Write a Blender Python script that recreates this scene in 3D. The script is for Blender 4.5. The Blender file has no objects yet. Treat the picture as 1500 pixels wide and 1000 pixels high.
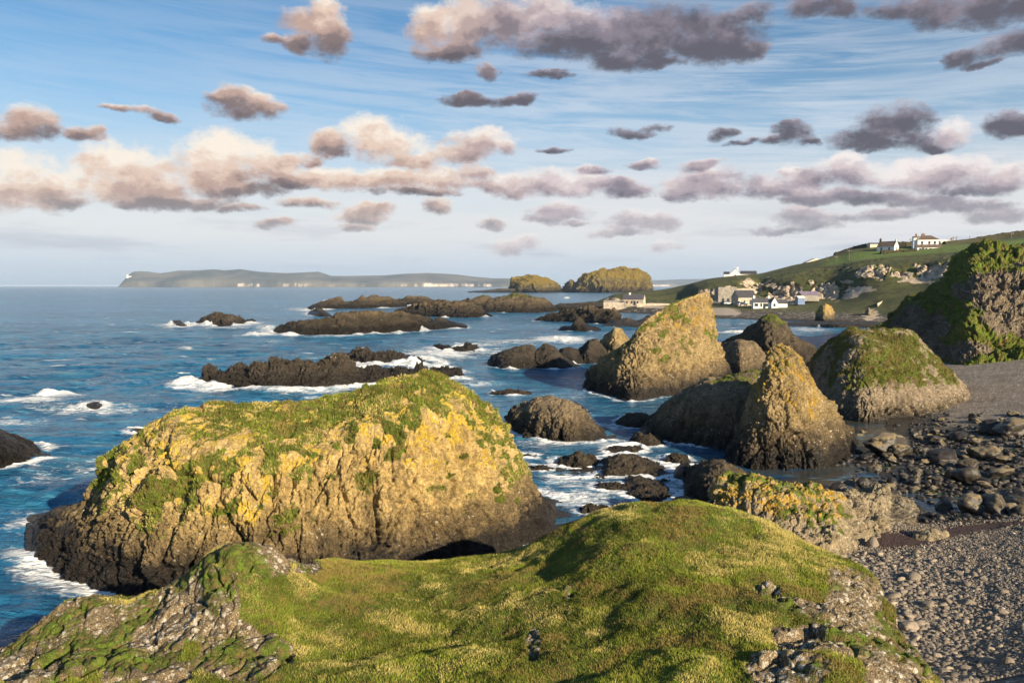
import bpy, bmesh, math, random
import numpy as np
from math import radians as R
rng = np.random.default_rng(7)
random.seed(7)
SC = bpy.context.scene
COL = SC.collection
# ------------------------------------------------------------------ camera
F = 1167.0; H = 12.0; PITCH = math.atan(81 / F)
cp, sp = math.cos(PITCH), math.sin(PITCH)
def ray(px, py):
    px = np.asarray(px, float); py = np.asarray(py, float)
    a = (px - 750) / F; b = -(py - 500) / F
    return a, cp + b * sp, -sp + b * cp            # x, y, z
def at(px, py, Y):
    a, y, z = ray(px, py)
    t = np.asarray(Y, float) / y
    return a * t, np.asarray(Y, float) + 0 * t, H + z * t
def ground(px, py, z0=0.0):
    a, y, z = ray(px, py)
    t = (z0 - H) / z
    return a * t, y * t, z0 + 0 * t
def project(x, y, z):
    dz = z - H
    dep = y * cp - dz * sp
    up = y * sp + dz * cp
    return 750 + F * x / dep, 500 - F * up / dep
cam = bpy.data.cameras.new("camera"); camo = bpy.data.objects.new("camera", cam); COL.objects.link(camo)
cam.sensor_width = 36; cam.lens = 36 * F / 1500; cam.clip_end = 90000; cam.clip_start = 0.1
camo.location = (0, 0, H); camo.rotation_euler = (R(90) - PITCH, 0, 0)
SC.camera = camo
# ------------------------------------------------------------------ noise
TAB = rng.random((64, 64, 64)).astype(np.float32)
JIT = rng.random((32, 32, 32, 3)).astype(np.float32)
CID = rng.random((32, 32, 32)).astype(np.float32)
def vnoise(p):
    i = np.floor(p).astype(np.int64); f = (p - i).astype(np.float32); f = f * f * (3 - 2 * f)
    i0 = i & 63; i1 = (i + 1) & 63
    x0, y0, z0 = i0.T; x1, y1, z1 = i1.T; fx, fy, fz = f.T
    a = TAB[x0, y0, z0] * (1 - fx) + TAB[x1, y0, z0] * fx
    b = TAB[x0, y1, z0] * (1 - fx) + TAB[x1, y1, z0] * fx
    c = TAB[x0, y0, z1] * (1 - fx) + TAB[x1, y0, z1] * fx
    d = TAB[x0, y1, z1] * (1 - fx) + TAB[x1, y1, z1] * fx
    return (a * (1 - fy) + b * fy) * (1 - fz) + (c * (1 - fy) + d * fy) * fz
def fbm(p, s=1.0, o=4, seed=0, gain=.5, sz=1.0):
    q = p / s * np.array([1, 1, 1 / sz]) + np.array([seed * 7.31, seed * 3.17, seed * 5.77]) + 100
    v = 0; a = 1; t = 0
    for k in range(o):
        v = v + a * (vnoise(q) - .5); t += a; a *= gain
        q = q * 2.03 + 13.7
    return v / t * 2
def voro(p, s=1.0, seed=0, sz=1.0):
    q = p / s * np.array([1, 1, 1 / sz]) + seed * 3.713 + 200
    i = np.floor(q).astype(np.int64); f = (q - i).astype(np.float32)
    d1 = np.full(len(p), 9., np.float32); d2 = d1.copy(); cid = np.zeros(len(p), np.float32)
    for dx in (-1, 0, 1):
        for dy in (-1, 0, 1):
            for dz in (-1, 0, 1):
                c = (i + (dx, dy, dz)) & 31
                j = JIT[c[:, 0], c[:, 1], c[:, 2]]
                e = j + np.array([dx, dy, dz], np.float32) - f
                d = np.einsum('ij,ij->i', e, e)
                m = d < d1
                d2 = np.where(m, d1, np.minimum(d2, d))
                cid = np.where(m, CID[c[:, 0], c[:, 1], c[:, 2]], cid)
                d1 = np.minimum(d1, d)
    return np.sqrt(d1), np.sqrt(d2), cid
def block(p, s=1.0, seed=0, sz=1.0, amp=1., joint=.06, tilt=.9):
    """fractured rock: cells pushed in or out and each tilted its own way, open joints between"""
    q = p / s * np.array([1, 1, 1 / sz]) + seed * 3.713 + 200
    i = np.floor(q).astype(np.int64); f = (q - i).astype(np.float32)
    d1 = np.full(len(p), 9., np.float32); d2 = d1.copy(); ev = np.zeros((len(p), 3), np.float32); g = ev.copy(); cid = d1 * 0
    for dx in (-1, 0, 1):
        for dy in (-1, 0, 1):
            for dz in (-1, 0, 1):
                c = (i + (dx, dy, dz)) & 31
                j = JIT[c[:, 0], c[:, 1], c[:, 2]]
                e = j + np.array([dx, dy, dz], np.float32) - f
                d = np.einsum('ij,ij->i', e, e)
                m = d < d1
                d2 = np.where(m, d1, np.minimum(d2, d)); ev[m] = e[m]
                g[m] = JIT[c[m, 2], c[m, 0], c[m, 1]] - .5; cid[m] = CID[c[m, 0], c[m, 1], c[m, 2]]
                d1 = np.minimum(d1, d)
    edge = np.sqrt(d2) - np.sqrt(d1)
    return amp * ((cid - .5) * .9 + tilt * 2 * np.einsum('ij,ij->i', ev, g) - .9 * np.exp(-edge / joint) + .2 * np.minimum(edge, .5))
def sstep(a, b, x):
    t = np.clip((x - a) / (b - a), 0, 1); return t * t * (3 - 2 * t)
def pchip(xs, ys, x):
    xs = np.asarray(xs, float); ys = np.asarray(ys, float)
    h = np.diff(xs); d = np.diff(ys) / h
    m = np.zeros_like(xs)
    m[0], m[-1] = d[0], d[-1]
    for k in range(1, len(xs) - 1):
        if d[k - 1] * d[k] > 0:
            w1 = 2 * h[k] + h[k - 1]; w2 = h[k] + 2 * h[k - 1]
            m[k] = (w1 + w2) / (w1 / d[k - 1] + w2 / d[k])
    x = np.clip(x, xs[0], xs[-1])
    k = np.clip(np.searchsorted(xs, x) - 1, 0, len(h) - 1)
    t = (x - xs[k]) / h[k]
    return ((1 + 2 * t) * (1 - t) ** 2 * ys[k] + t * (1 - t) ** 2 * h[k] * m[k] +
            t * t * (3 - 2 * t) * ys[k + 1] + t * t * (t - 1) * h[k] * m[k + 1])
# ------------------------------------------------------------------ mesh helpers
def mesh_np(name, V, faces, mat=None, attrs=None, smooth=True, parent=None, fattrs=None):
    """V (n,3); faces (m,k) with one k"""
    me = bpy.data.meshes.new(name)
    n = len(V); faces = np.asarray(faces, np.int32); m, k = faces.shape
    me.vertices.add(n); me.vertices.foreach_set("co", np.ascontiguousarray(V, np.float32).ravel())
    me.loops.add(m * k); me.loops.foreach_set("vertex_index", faces.ravel())
    me.polygons.add(m); me.polygons.foreach_set("loop_start", np.arange(0, m * k, k, dtype=np.int32))
    me.polygons.foreach_set("use_smooth", np.full(m, smooth, bool))
    me.update(calc_edges=True)
    for a, v in (attrs or {}).items():
        if v.ndim == 2:
            at_ = me.attributes.new(a, 'FLOAT_VECTOR', 'POINT'); at_.data.foreach_set("vector", np.ascontiguousarray(v, np.float32).ravel())
        else:
            at_ = me.attributes.new(a, 'FLOAT', 'POINT'); at_.data.foreach_set("value", np.ascontiguousarray(v, np.float32))
    if mat: me.materials.append(mat)
    ob = bpy.data.objects.new(name, me); COL.objects.link(ob)
    if parent: ob.parent = parent
    return ob
def grid_faces(nu, nv):
    i = np.arange(nu * nv).reshape(nu, nv)
    return np.stack([i[:-1, :-1], i[1:, :-1], i[1:, 1:], i[:-1, 1:]], -1).reshape(-1, 4)
def grid_normals(P):
    du = np.gradient(P, axis=0); dv = np.gradient(P, axis=1)
    n = np.cross(du, dv); l = np.linalg.norm(n, axis=2, keepdims=True)
    return n / np.maximum(l, 1e-9)
def blur(A, k, axis):
    if k < 1: return A
    ker = np.ones(2 * k + 1) / (2 * k + 1)
    pad = [(0, 0)] * A.ndim; pad[axis] = (k, k)
    B = np.pad(A, pad, mode='edge')
    c = np.cumsum(B, axis=axis)
    c = np.concatenate([np.zeros_like(np.take(c, [0], axis)), c], axis)
    n = A.shape[axis]
    return (np.take(c, range(2 * k + 1, 2 * k + 1 + n), axis) - np.take(c, range(0, n), axis)) / (2 * k + 1)
def tag(o, label=None, cat=None, group=None, kind=None):
    if label: o['label'] = label
    if cat: o['category'] = cat
    if group: o['group'] = group
    if kind: o['kind'] = kind
    return o
# ------------------------------------------------------------------ node helper
class NT:
    def __init__(s, tree): s.t = tree; s.n = tree.nodes; s.l = tree.links
    def node(s, typ, **kw):
        n = s.n.new(typ)
        for k, v in kw.items(): setattr(n, k, v)
        return n
    def put(s, sock, v):
        if v is None: return
        if isinstance(v, bpy.types.NodeSocket): s.l.new(v, sock)
        elif isinstance(v, (tuple, list)) and sock.type == 'RGBA': sock.default_value = (*v[:3], 1)
        else: sock.default_value = v
    def m(s, op, a, b=None, c=None, clamp=False):
        n = s.node('ShaderNodeMath', operation=op, use_clamp=clamp)
        for k, v in enumerate((a, b, c)): s.put(n.inputs[k], v)
        return n.outputs[0]
    def vm(s, op, a, b=None, c=None):
        n = s.node('ShaderNodeVectorMath', operation=op)
        for k, v in enumerate((a, b, c)):
            if v is not None and not (op == 'SCALE' and k == 1): s.put(n.inputs[k], v)
        if op == 'SCALE': s.put(n.inputs['Scale'], b)
        return n.outputs['Value'] if op in ('DOT_PRODUCT', 'LENGTH') else n.outputs[0]
    def mix(s, f, a, b, typ='MIX'):
        n = s.node('ShaderNodeMix', data_type='RGBA', blend_type=typ)
        s.put(n.inputs[0], f); s.put(n.inputs[6], a); s.put(n.inputs[7], b)
        return n.outputs[2]
    def step(s, x, a, b, lo=0., hi=1.):
        n = s.node('ShaderNodeMapRange', interpolation_type='SMOOTHSTEP')
        s.put(n.inputs[0], x); s.put(n.inputs[1], a); s.put(n.inputs[2], b); s.put(n.inputs[3], lo); s.put(n.inputs[4], hi)
        return n.outputs[0]
    def noise(s, vec, scale, detail=4, rough=.55, dist=0., out=0, dim='3D'):
        n = s.node('ShaderNodeTexNoise', noise_dimensions=dim)
        s.put(n.inputs['Vector'], vec); n.inputs['Scale'].default_value = scale; n.inputs['Detail'].default_value = detail
        n.inputs['Roughness'].default_value = rough; n.inputs['Distortion'].default_value = dist
        return n.outputs[out]
    def vor(s, vec, scale, feature='F1', out=0, rand=1.):
        n = s.node('ShaderNodeTexVoronoi', feature=feature)
        s.put(n.inputs['Vector'], vec); n.inputs['Scale'].default_value = scale; n.inputs['Randomness'].default_value = rand
        return n.outputs[out]
    def attr(s, name, vec=False):
        n = s.node('ShaderNodeAttribute', attribute_name=name)
        return n.outputs['Color' if vec else 'Fac']
    def xyz(s, v):
        n = s.node('ShaderNodeSeparateXYZ'); s.put(n.inputs[0], v); return n.outputs
    def comb(s, x, y, z):
        n = s.node('ShaderNodeCombineXYZ')
        for k, v in enumerate((x, y, z)): s.put(n.inputs[k], v)
        return n.outputs[0]
    def bump(s, h, strength=.5, dist=.05, normal=None):
        n = s.node('ShaderNodeBump'); n.inputs['Strength'].default_value = strength; n.inputs['Distance'].default_value = dist
        s.put(n.inputs['Height'], h)
        if normal is not None: s.put(n.inputs['Normal'], normal)
        return n.outputs[0]
def material(name):
    m = bpy.data.materials.new(name); m.use_nodes = True
    nt = NT(m.node_tree); b = m.node_tree.nodes['Principled BSDF']
    return m, nt, b
def plain(name, col, rough=.8, vary=.15, scale=3., bump=0.):
    m, n, b = material(name)
    tc = n.node('ShaderNodeNewGeometry').outputs['Position']
    f = n.noise(tc, scale, 5)
    c = n.mix(n.step(f, .3, .7), tuple(x * (1 - vary) for x in col), tuple(min(1, x * (1 + vary)) for x in col))
    n.put(b.inputs['Base Color'], c); b.inputs['Roughness'].default_value = rough
    if bump: n.put(b.inputs['Normal'], n.bump(f, .6, bump))
    return m
G_GREEN, G_BRIGHT, G_STRAW, G_BROWN = (.085, .115, .013), (.14, .225, .018), (.36, .28, .09), (.20, .14, .05)
def rock_material(name, dark=(.028, .024, .02), mid=(.10, .078, .05), light=(.36, .28, .17), pale=(.55, .48, .37),
                  yellow=(.58, .36, .03), tide=(.6, 1.6, 3.2), scale=1.0, wet=.35, bump=.05, grass=None, tideamp=1.0, wsc=5.5, turf=1.0):
    """scale: metres of the biggest blotches"""
    m, n, b = material(name)
    P = n.node('ShaderNodeNewGeometry').outputs['Position']
    z = n.xyz(P)[2]
    n1 = n.noise(P, .9 / scale, 6, .6); n2 = n.noise(P, 4.5 / scale, 6, .65); n3 = n.noise(P, 16 / scale, 4, .6)
    zn = n.m('ADD', z, n.m('MULTIPLY', n.m('SUBTRACT', n.m('ADD', n.m('MULTIPLY', n1, .6), n.m('MULTIPLY', n2, .4)), .5), 4.0 * tideamp))
    body = n.mix(n.step(n2, .3, .7), tuple(c * .72 for c in light), light)
    body = n.mix(n.m('MULTIPLY', n.step(n3, .52, .72), n.attr('white')), body, pale)
    # grain and lighter mineral / lichen crust
    body = n.mix(n.step(n3, .34, .46, .35, 0), body, mid)
    body = n.mix(n.m('MULTIPLY', n.step(n.noise(n.vm('MULTIPLY', P, (1, 1, .35)), .8 / scale, 6, .65),   .50, .66), .40), body, n.mix(n2, mid, (mid[0] * 1.7, mid[1] * 1.5, mid[2] * 1.1)))
    lo = n.mix(n.step(n3, .35, .65), tuple(c * .6 for c in mid), tuple(c * 1.35 for c in mid))
    col = n.mix(n.step(zn, tide[1], tide[2]), lo, body)
    dk = n.mix(n.step(n3, .35, .65), tuple(c * .6 for c in dark), tuple(c * 1.5 for c in dark))
    tmask = n.step(zn, tide[0], tide[1])
    col = n.mix(tmask, dk, col)
    vq = n.node('ShaderNodeTexVoronoi'); vq.inputs['Scale'].default_value = 1.5 / scale
    n.put(vq.inputs['Vector'], n.vm('ADD', n.vm('MULTIPLY', P, (1, 1, .7)), n.vm('SCALE', n.noise(P, 2.2 / scale, 4, out=1), .5 * scale)))
    vq2 = n.node('ShaderNodeTexVoronoi'); vq2.inputs['Scale'].default_value = 5 / scale
    n.put(vq2.inputs['Vector'], n.vm('ADD', P, n.vm('SCALE', n.noise(P, 7 / scale, 4, out=1), .2 * scale)))
    tone = n.m('ADD', n.m('MULTIPLY', n.xyz(vq.outputs['Color'])[0], .55), n.m('ADD', n.m('MULTIPLY', n.xyz(vq2.outputs['Color'])[0], .45), .48))
    col = n.vm('MULTIPLY', col, n.comb(tone, tone, tone))      # each block of the stone has its own tone
    # yellow lichen blotches
    lm = n.m('ADD', n.attr('lich'), n.m('MULTIPLY', n.m('SUBTRACT', n.m('ADD', n.m('MULTIPLY', n.noise(P, 1.1 / scale, 5, .7), .6), n.m('MULTIPLY', n.noise(P, 7 / scale, 4, .7), .4)), .5), 2.6))
    lm = n.step(lm, .46, .60)
    yel = n.mix(n3, tuple(c * .75 for c in yellow), tuple(min(1, c * 1.2) for c in yellow))
    col = n.mix(n.m('MULTIPLY', lm, n.m('MULTIPLY', tmask, .85)), col, yel)
    # white lichen discs
    v = n.node('ShaderNodeTexVoronoi'); v.inputs['Scale'].default_value = wsc / scale
    n.put(v.inputs['Vector'], n.vm('ADD', P, n.vm('SCALE', n.noise(P, 7 / scale, 3, out=1), .22 * scale)))
    rv = n.xyz(v.outputs['Color'])[0]
    patch = n.noise(P, .55 / scale, 4, .6)
    wm = n.m('ADD', rv, n.m('ADD', n.m('MULTIPLY', n.attr('white'), .55), n.m('MULTIPLY', n.m('SUBTRACT', n.m('ADD', n.m('MULTIPLY', patch, .6), n.m('MULTIPLY', n2, .4)), .5), 2.6)))
    wm = n.m('MULTIPLY', n.step(wm, 1.12, 1.25), n.step(n.m('ADD', v.outputs['Distance'], n.m('MULTIPLY', n.m('SUBTRACT', n3, .5), .5)), .42, .26))
    wm = n.m('MULTIPLY', wm, .85)
    col = n.mix(n.m('MULTIPLY', wm, tmask), col, (.72, .66, .56))
    # turf
    g = n.m('ADD', n.attr('grass'), n.m('MULTIPLY', n.m('SUBTRACT', n.m('ADD', n.m('MULTIPLY', n2, .6), n.m('MULTIPLY', n3, .4)), .5), 1.3))
    gm = n.step(g, .44, .6)
    gc = n.mix(n.step(n.noise(P, 1.7 / scale, 4, .6), .42, .62), G_GREEN, G_BRIGHT)
    gc = n.mix(n.step(n.noise(P, 2.2 / scale, 5, .65), .47, .64), gc, G_BROWN)
    gc = n.mix(n.m('MULTIPLY', n.step(n3, .5, .75), .6), gc, G_STRAW)
    if turf != 1: gc = n.vm('SCALE', gc, turf)
    col = n.mix(gm, col, gc)
    n.put(b.inputs['Base Color'], col)
    n.put(b.inputs['Roughness'], n.m('MAXIMUM', n.step(tmask, 0, 1, wet, .92), gm))
    b.inputs['Specular IOR Level'].default_value = .35
    vb = n.vor(n.vm('MULTIPLY', P, (1, 1, .6)), 6 / scale, 'DISTANCE_TO_EDGE')
    vc = n.node('ShaderNodeTexVoronoi'); n.put(vc.inputs['Vector'], P); vc.inputs['Scale'].default_value = 11 / scale
    hgt = n.m('ADD', n.m('MULTIPLY', n3, 1.1), n.m('ADD', n.m('MULTIPLY', n.step(vb, 0, .10), .5), n.m('ADD', n.m('MULTIPLY', n.noise(P, 42 / scale, 3), .8), n.m('ADD', n.m('MULTIPLY', n2, 2.0), n.m('MULTIPLY', n.xyz(vc.outputs['Color'])[0], .45)))))
    n.put(b.inputs['Normal'], n.bump(hgt, 1., bump * scale * 1.6))
    return m
MATS = {}
# ------------------------------------------------------------------ rock lofts
WATERLINES = []          # (points Nx2, foam width)
STEEP = [(0, 0), (.03, .14), (.10, .38), (.22, .62), (.40, .80), (.65, .93), (1, 1)]
ROUND = [(0, 0), (.02, .12), (.12, .36), (.30, .62), (.55, .84), (.8, .96), (1, 1)]
CONE = [(0, 0), (.06, .12), (.25, .36), (.5, .62), (.78, .86), (1, 1)]
FLAT = [(0, 0), (.04, .35), (.12, .62), (.3, .82), (.6, .95), (1, 1)]
CLIFF = [(0, 0), (.1, .14), (.2, .30), (.34, .72), (.5, .88), (.75, .96), (1, 1)]
def rock(name, label, mat, top, base, thick, prof=ROUND, nu=200, nv=90, amp=.5, size=2., crack=.0, csize=.8, czs=1.6,
         seed=1, grass=None, lich=0., white=0., foam=1.2, group=None, cat='rock', z0=0., lumps=0., round_end=.3, back=1.0, spread=0., mossy=0., flatcrack=.3, cols=0., mossoff=.05):
    tx, ty = zip(*top); bx, by = zip(*base)
    x0, x1 = max(tx[0], bx[0]), min(tx[-1], bx[-1])
    u = np.linspace(0, 1, nu); px = x0 + (x1 - x0) * (u - .12 * np.sin(2 * np.pi * u) / np.pi / 1.0)
    tpy = np.interp(px, tx, ty); tpy = blur(tpy, max(1, nu // 90), 0); bpy_ = pchip(bx, by, px)
    gx, gy, _ = ground(px, bpy_, z0)
    e = np.sqrt(np.clip(4 * u * (1 - u), 0, 1)); wf = thick * (round_end + (1 - round_end) * e)
    Yr = gy + wf
    rx, ry, rz = at(px, tpy, Yr)
    hgt = np.maximum(rz - z0, .02)
    ps, pq = zip(*prof)
    kf = int(nv * .68); kb = nv - kf
    t = np.linspace(0, 1, kf)
    # arc-length spacing on the profile
    L = np.concatenate([[0], np.cumsum(np.hypot(np.diff(ps), np.diff(pq)))]); L /= L[-1]
    s = pchip(L, ps, t); q = pchip(L, pq, t)
    tb = np.linspace(0, 1, kb + 1)[1:]
    sb = 1 + back * tb * (.35 + .65 * tb); qb = 1 - tb ** 1.7
    S = np.concatenate([s, sb]); Q = np.concatenate([q, qb])
    S = S[None]; Q = Q[None]
    Y = gy[:, None] + wf[:, None] * S
    k = Y / Yr[:, None]
    X = (gx[:, None] * (1 - np.minimum(S, 1)) + rx[:, None] * np.minimum(S, 1)) * np.where(S > 1, k, 1)
    if spread: X = X + (px[:, None] - (x0 + x1) / 2) / F * gy[:, None] * spread * (1 - Q)
    Z = z0 + hgt[:, None] * Q - (1 - Q) ** 6 * (.35 + .1 * hgt[:, None])
    P = np.stack([X, Y, Z], -1)
    N = grid_normals(P)
    N = blur(blur(N, max(1, nu // 60), 0), max(1, nv // 40), 1); N /= np.maximum(np.linalg.norm(N, axis=2, keepdims=True), 1e-9)
    p = P.reshape(-1, 3); nn = N.reshape(-1, 3)
    if nn[:, 2].mean() < 0: nn = -nn
    d = amp * (fbm(p, size, 5, seed) + .0)
    taper = sstep(0, .14 * hgt.max(), np.repeat(hgt, P.shape[1]))
    slope = 1 - np.clip(nn[:, 2], 0, 1)
    rk = sstep(.12, .45, slope)
    if crack:
        w = p + .35 * csize * np.stack([fbm(p, csize * 1.5, 3, seed + 5), fbm(p, csize * 1.5, 3, seed + 6), fbm(p, csize * 1.5, 3, seed + 7)], -1)
        m1 = np.clip(.55 + 1.5 * fbm(p, csize * 4, 3, seed + 21), .08, 1.3); m2 = np.clip(.5 + 1.6 * fbm(p, csize * 3, 3, seed + 22), 0, 1.3); rk = np.maximum(rk, flatcrack)
        w2 = w + .5 * csize * np.stack([fbm(p, csize * 4, 3, seed + 15), fbm(p, csize * 4, 3, seed + 16), fbm(p, csize * 3, 3, seed + 17)], -1)
        d = d + rk * crack * (m1 * block(w2, csize * 1.7, seed, czs * 1.6, 1., .07, 1.) + .62 * m2 * block(w2, csize * .8, seed + 4, czs, 1., .08, 1.) + .32 * block(w, csize * .33, seed + 2, czs * .8, 1., .12, 1.1))
        if cols: d = d + rk * cols * np.clip(.45 + 1.4 * fbm(p, csize * 5, 2, seed + 24), .0, 1.2) * block(w2, csize * .75, seed + 9, 9., 1., .10, .8)
        if csize * .14 > .08: d = d + rk * crack * .14 * block(w, csize * .15, seed + 3, 1., 1., .12, 1.1)
        rdg = 1 - np.abs(fbm(p * np.array([1, 1, .6]), csize * .9, 4, seed + 31)) * 2
        d = d + rk * crack * .14 * (rdg - .6)
    if lumps:
        a, b2, cid = voro(p, csize, seed + 3, 1.)
        d = d + lumps * (np.sqrt(np.clip(1 - a * a * 1.6, 0, 1)) - .6 + (cid - .5) * .6)
    d = d * (.25 + .75 * taper)
    p2 = p + nn * d[:, None]
    P2 = p2.reshape(P.shape)
    N2 = grid_normals(P2).reshape(-1, 3)
    if N2[:, 2].mean() < 0: N2 = -N2
    A = {}
    Nb = np.clip(nn[:, 2] * .75 + N2[:, 2] * .25, 0, 1)
    hr = (p2[:, 2] - z0) / max(hgt.max(), .1)
    if grass:                                       # (start slope nz, full nz, min rel height)
        g = sstep(grass[0], grass[1], Nb + .25 * fbm(p, size * 1.3, 4, seed + 9)) * sstep(grass[2], grass[2] + .25, hr + .2 * fbm(p, size * 1.5, 3, seed + 8))
        g = g * (.74 + .9 * fbm(p, size * .45, 4, seed + 41) + .55 * fbm(p, size * .14, 3, seed + 42))
        mz = np.clip(fbm(p, size * .17, 4, seed + 43) * 2.4 + fbm(p, size * 1.1, 3, seed + 45) * 2.2 + mossoff, 0, 1)
        g = np.maximum(g, mossy * mz * sstep(.18, .5, hr + .2 * fbm(p, size, 3, seed + 44)))
        A['grass'] = np.clip(g, 0, 1)
    else: A['grass'] = np.zeros(len(p))
    A['lich'] = lich * sstep(.25, .65, hr + .3 * fbm(p, size * 1.5, 3, seed + 11)) if lich else np.full(len(p), -1.)
    A['white'] = np.full(len(p), float(white))
    ob = mesh_np(name, p2, grid_faces(nu, P.shape[1]), mat, A)
    nrm = np.array([0, 0, 0])
    fix_normals(ob)
    if label: tag(ob, label, cat, group)
    if foam:
        WATERLINES.append((np.stack([gx, gy], -1)[::max(1, nu // 60)], foam))
        WATERLINES.append((np.stack([P[:, -2, 0], P[:, -2, 1]], -1)[::max(1, nu // 60)], foam))
    ob_data[ob.name] = (P2, N2.reshape(P.shape), A)
    return ob
ob_data = {}
def fix_normals(ob):
    me = ob.data
    nz = np.empty(len(me.polygons) * 3, np.float32); me.polygons.foreach_get("normal", nz)
    if nz.reshape(-1, 3)[:, 2].mean() < 0: me.flip_normals()
# ------------------------------------------------------------------ grass blades
def blades(name, P, N, W, count, hgt, wid, mat, seed, parent=None, lean=.35, far=1.):
    """scatter curved triangular blades over grid P with weights W (per vertex)"""
    r = np.random.default_rng(seed)
    nu, nv = P.shape[:2]
    A = np.linalg.norm(np.cross(P[1:, :-1] - P[:-1, :-1], P[:-1, 1:] - P[:-1, :-1]), axis=2)
    w = (A * W.reshape(nu, nv)[:-1, :-1]).ravel(); w = np.maximum(w, 0); w /= w.sum()
    idx = r.choice(len(w), count, p=w); i, j = np.divmod(idx, nv - 1)
    a, b = r.random((2, count, 1))
    base = (P[i, j] * (1 - a) * (1 - b) + P[i + 1, j] * a * (1 - b) + P[i, j + 1] * (1 - a) * b + P[i + 1, j + 1] * a * b)
    n = N[i, j]
    cl = fbm(base, .5, 3, seed)                                     # tussocks
    cl2 = fbm(base, 2.2, 3, seed + 4)
    h = hgt * (.55 + .9 * r.random(count)) * (1 + .8 * cl)
    h = np.maximum(h, hgt * .25)[:, None]
    ang = r.random(count) * 6.283; wd = wid * (.6 + .8 * r.random(count))
    side = np.stack([np.cos(ang), np.sin(ang), np.zeros(count)], -1) * wd[:, None] / 2
    up = n * .55 + np.array([0, 0, .55]) + r.normal(0, lean, (count, 3)) + np.array([.25, .1, 0]) * (.5 + cl2[:, None])
    up /= np.linalg.norm(up, axis=1, keepdims=True)
    V = np.stack([base - side - n * .01, base + side - n * .01, base + up * h], 1).reshape(-1, 3)
    tint = np.clip(.5 + 1.1 * cl2 + .5 * cl + r.normal(0, .18, count), 0, 1)
    kind = np.clip(.5 + 1.25 * fbm(base, 1.5 * far, 4, seed + 7) + .6 * fbm(base, .45 * far, 3, seed + 8) + r.normal(0, .16, count), 0, 1)
    ob = mesh_np(name, V, np.arange(count * 3).reshape(-1, 3), mat, {'tint': np.repeat(tint, 3), 'kindr': np.repeat(kind, 3)}, parent=parent)
    return ob
def grass_material(name='grass_blades', straw=.24, g0=(.036, .066, .008), g1=(.10, .155, .014), st=(.25, .19, .065), br=(.10, .07, .025)):
    m, n, b = material(name)
    t = n.attr('tint'); k = n.attr('kindr')
    c = n.mix(n.step(t, .15, .85), g0, g1)
    c = n.mix(n.m('MULTIPLY', n.step(k, 1 - straw - .15, 1 - straw + .15), .9), c, st)
    c = n.mix(n.m('MULTIPLY', n.step(k, .30, .12), .85), c, br)
    n.put(b.inputs['Base Color'], c); b.inputs['Roughness'].default_value = .75
    b.inputs['Specular IOR Level'].default_value = .2
    return m
HAZE = 5e-5
# ------------------------------------------------------------------ light
SUN_AZ, SUN_EL = R(139), R(21)          # azimuth clockwise from +Y
sd = np.array([math.sin(SUN_AZ) * math.cos(SUN_EL), math.cos(SUN_AZ) * math.cos(SUN_EL), math.sin(SUN_EL)])
sl = bpy.data.lights.new("sun", 'SUN'); sl.energy = 5.0; sl.angle = R(.5); sl.color = (1, .82, .56)
so = bpy.data.objects.new("sun", sl); COL.objects.link(so)
import mathutils
so.rotation_euler = mathutils.Vector(sd).to_track_quat('Z', 'Y').to_euler()
so.location = (60, -80, 60)
SC.view_settings.view_transform = 'Standard'; SC.view_settings.look = 'None'; SC.view_settings.gamma = 1
SC.view_settings.exposure = 1.0
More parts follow.
